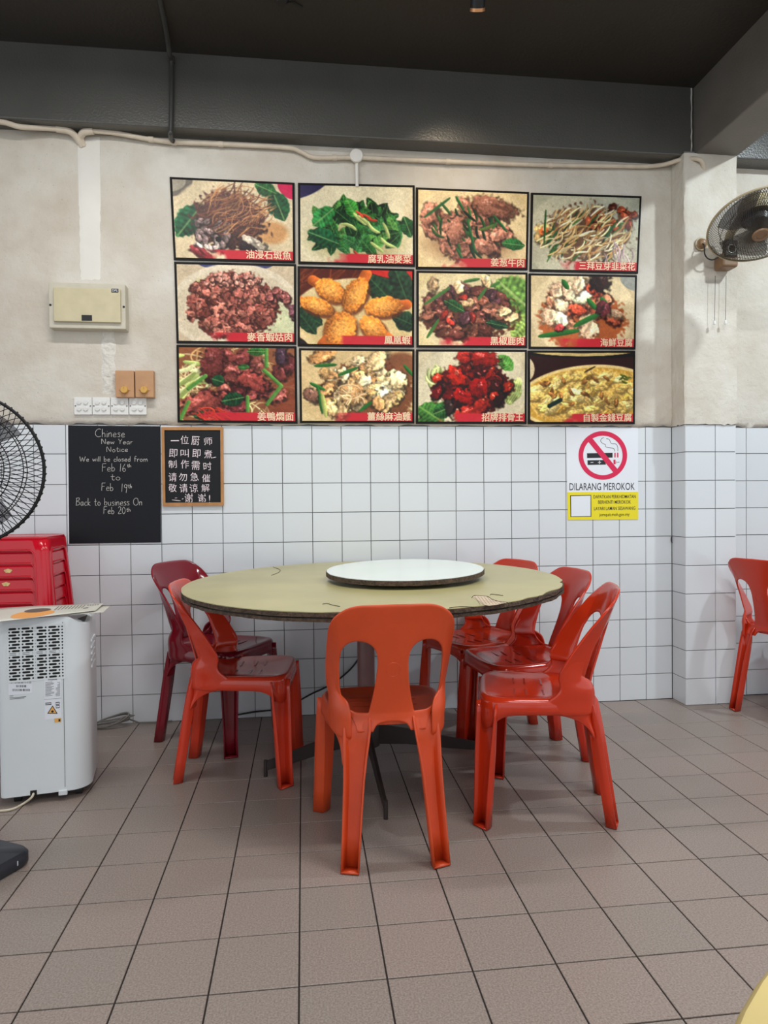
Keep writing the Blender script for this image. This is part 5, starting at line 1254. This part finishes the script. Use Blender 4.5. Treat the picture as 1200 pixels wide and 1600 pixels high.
# ================================================================== STOOLS
SH, HT, HB = .45, .145, .182
def hw(z): return HT + (HB - HT) * (SH - z) / SH
def make_stool(t, mat):
    m = MB()
    rows = [[(x * s_ , y * s_, z) for (x, y) in rsq(HT, .035)] for (s_, z) in ((.0, SH - .004), (.5, SH - .004), (.86, SH - .003), (.93, SH), (.985, SH - .003), (1.0, SH - .012))]
    for r_ in rows: r_.append(r_[0])
    m.grid(rows); m.build('seat', mat, t, smooth=True, weld=.0002, solid=.003)
    # four sides, each an apron that arches down into its two corner legs
    m = MB(); lw = .052
    for q_ in range(4):
        Rq = Matrix.Rotation(q_ * PI / 2, 3, 'Z'); nx = 26; rows_t = []; cols = []
        for i in range(nx + 1):
            s_ = -1 + 2 * i / nx; col = []
            e = abs(s_); inner = 1 - lw / HT * .9
            if e > inner: zb = 0.0
            else:
                k = (e / inner); zb = SH - .058 - .10 * max(0, (k - .72) / .28) ** 4 - (.0 if k < 1 else 0)
            for j in range(9):
                z = (SH - .012) + (zb - (SH - .012)) * (j / 8)
                h = hw(z); rc = .03; xx_ = s_ * h
                d_ = 0
                ex_ = max(0, abs(xx_) - (h - rc)); d_ = rc - math.sqrt(max(0, rc * rc - min(ex_, rc * .985) ** 2)) if ex_ > 0 else 0
                col.append(Rq @ Vector((xx_ - math.copysign(d_ * .25, s_) if s_ else 0, -h + d_ * .7, z)))
            cols.append(col)
        m.grid([[cols[i][j] for i in range(nx + 1)] for j in range(9)])
    m.build('frame', mat, t, smooth=True, weld=.003, solid=.0032, angle=70)
    # raised lip round each arch
    for q_ in range(4):
        Rq = Matrix.Rotation(q_ * PI / 2, 3, 'Z'); P = []
        inner = 1 - lw / HT * .9
        for (s_, z) in [(-1, .10), (-1, .22), (-1, .30), (-.985, .345), (-.93, .375), (-.82, .389), (-.5, .392), (0, .392), (.5, .392), (.82, .389), (.93, .375), (.985, .345), (1, .30), (1, .22), (1, .10)]:
            P.append(Rq @ Vector((s_ * inner * hw(z), -hw(z) - .001, z)))
        MB().tube(smooth_path(P, 3), .0032, 6).build('lip', mat, t, smooth=True)
sc0 = Vector((-3.300, -.285, 0)); STEP = .0577
proto = thing('plastic_stool', 'x', 'stool', sc0); make_stool(proto, MAT['stool_plastic'])
words = ['bottom', 'second lowest', 'third lowest', 'fourth lowest', 'fifth lowest', 'fifth from the top', 'fourth from the top', 'third from the top', 'second from the top', 'topmost']
for i in range(10):
    o = proto if i == 0 else copy_tree(proto)
    o.location = sc0 + Vector((random.uniform(-.002, .002), random.uniform(-.002, .002), i * STEP)) * 1.0
    o.location.z = i * STEP
    o.rotation_euler = (0, 0, math.radians(1.5) + random.uniform(-.004, .004))
    o['label'] = f'red plastic stool, {words[i]} of the stack behind the air conditioner'; o['group'] = 'stacked red stools'
    if i in (6, 7):
        z = SH - .036
        m = MB().prism([(.016 * math.cos(a) * (1 + .12 * math.sin(3 * a)), .0085 * math.sin(a) * (1 + .15 * math.sin(5 * a))) for a in [2 * PI * k / 20 for k in range(20)]], 0, .0016, Matrix.Rotation(PI / 2, 3, 'X'), (-.012 - (.0 if i == 7 else .009), -hw(z) - .0015, z + .005))
        m.build('gold_sticker', MAT['gold'], o)

# ================================================================== CABLES AND NEAR TABLE
cb = []
for k in range(60):
    a = 2 * PI * k / 15; cb.append(Vector((-2.985 + .085 * math.cos(a) + .012 * math.sin(k * .41), -.06 + .022 * math.sin(a) * (1 + .3 * math.sin(k * .7)), .010 + (.016 + .010 * math.sin(k * .23)) * (1 + math.sin(a + .8)) + .012 * max(0, math.cos(a)))))
cb = [Vector((-3.25, -.06, .008))] + cb + [Vector((-2.86, -.03, .01)), Vector((-2.70, -.02, .008))]
tag(MB().tube(smooth_path(cb, 2), .0045, 6).build('coiled_cable', MAT['grey_cable'], smooth=True), 'grey cable bundled in a coil on the floor beside the air conditioner', 'cable')
cb = [ony(370, 1117, -.018), ony(400, 1112, -.018), ony(437, 1108, -.02), ony(460, 1099, -.02), ony(485, 1085, -.02), ony(520, 1068, -.02), ony(548, 1045, -.02), ony(563, 1024, -.02), ony(571, 1005, -.015), ony(574, 985, -.006)]
tag(MB().tube(smooth_path(cb, 5), .0045, 8).build('power_cable', MAT['black'], smooth=True), 'black cable climbing the tiles behind the round table', 'cable')
nc = Vector((-1.356, -3.623, 0))
t = thing('cafe_table', 'yellow round tabletop cut off by the bottom right corner', 'table', nc)
MB().lathe([(0, .735), (.592, .735), (.60, .742), (.60, .754), (.595, .76), (0, .76)], 96).build('tabletop', MAT['yellow_top'], t, smooth=True, angle=50)
MB().tube([(0, 0, .03), (0, 0, .735)], .035, 16).build('pole', MAT['black_metal'], t, smooth=True)
MB().lathe([(0, 0), (.22, 0), (.22, .012), (.06, .035), (0, .035)], 32).build('base', MAT['black_metal'], t, smooth=True)
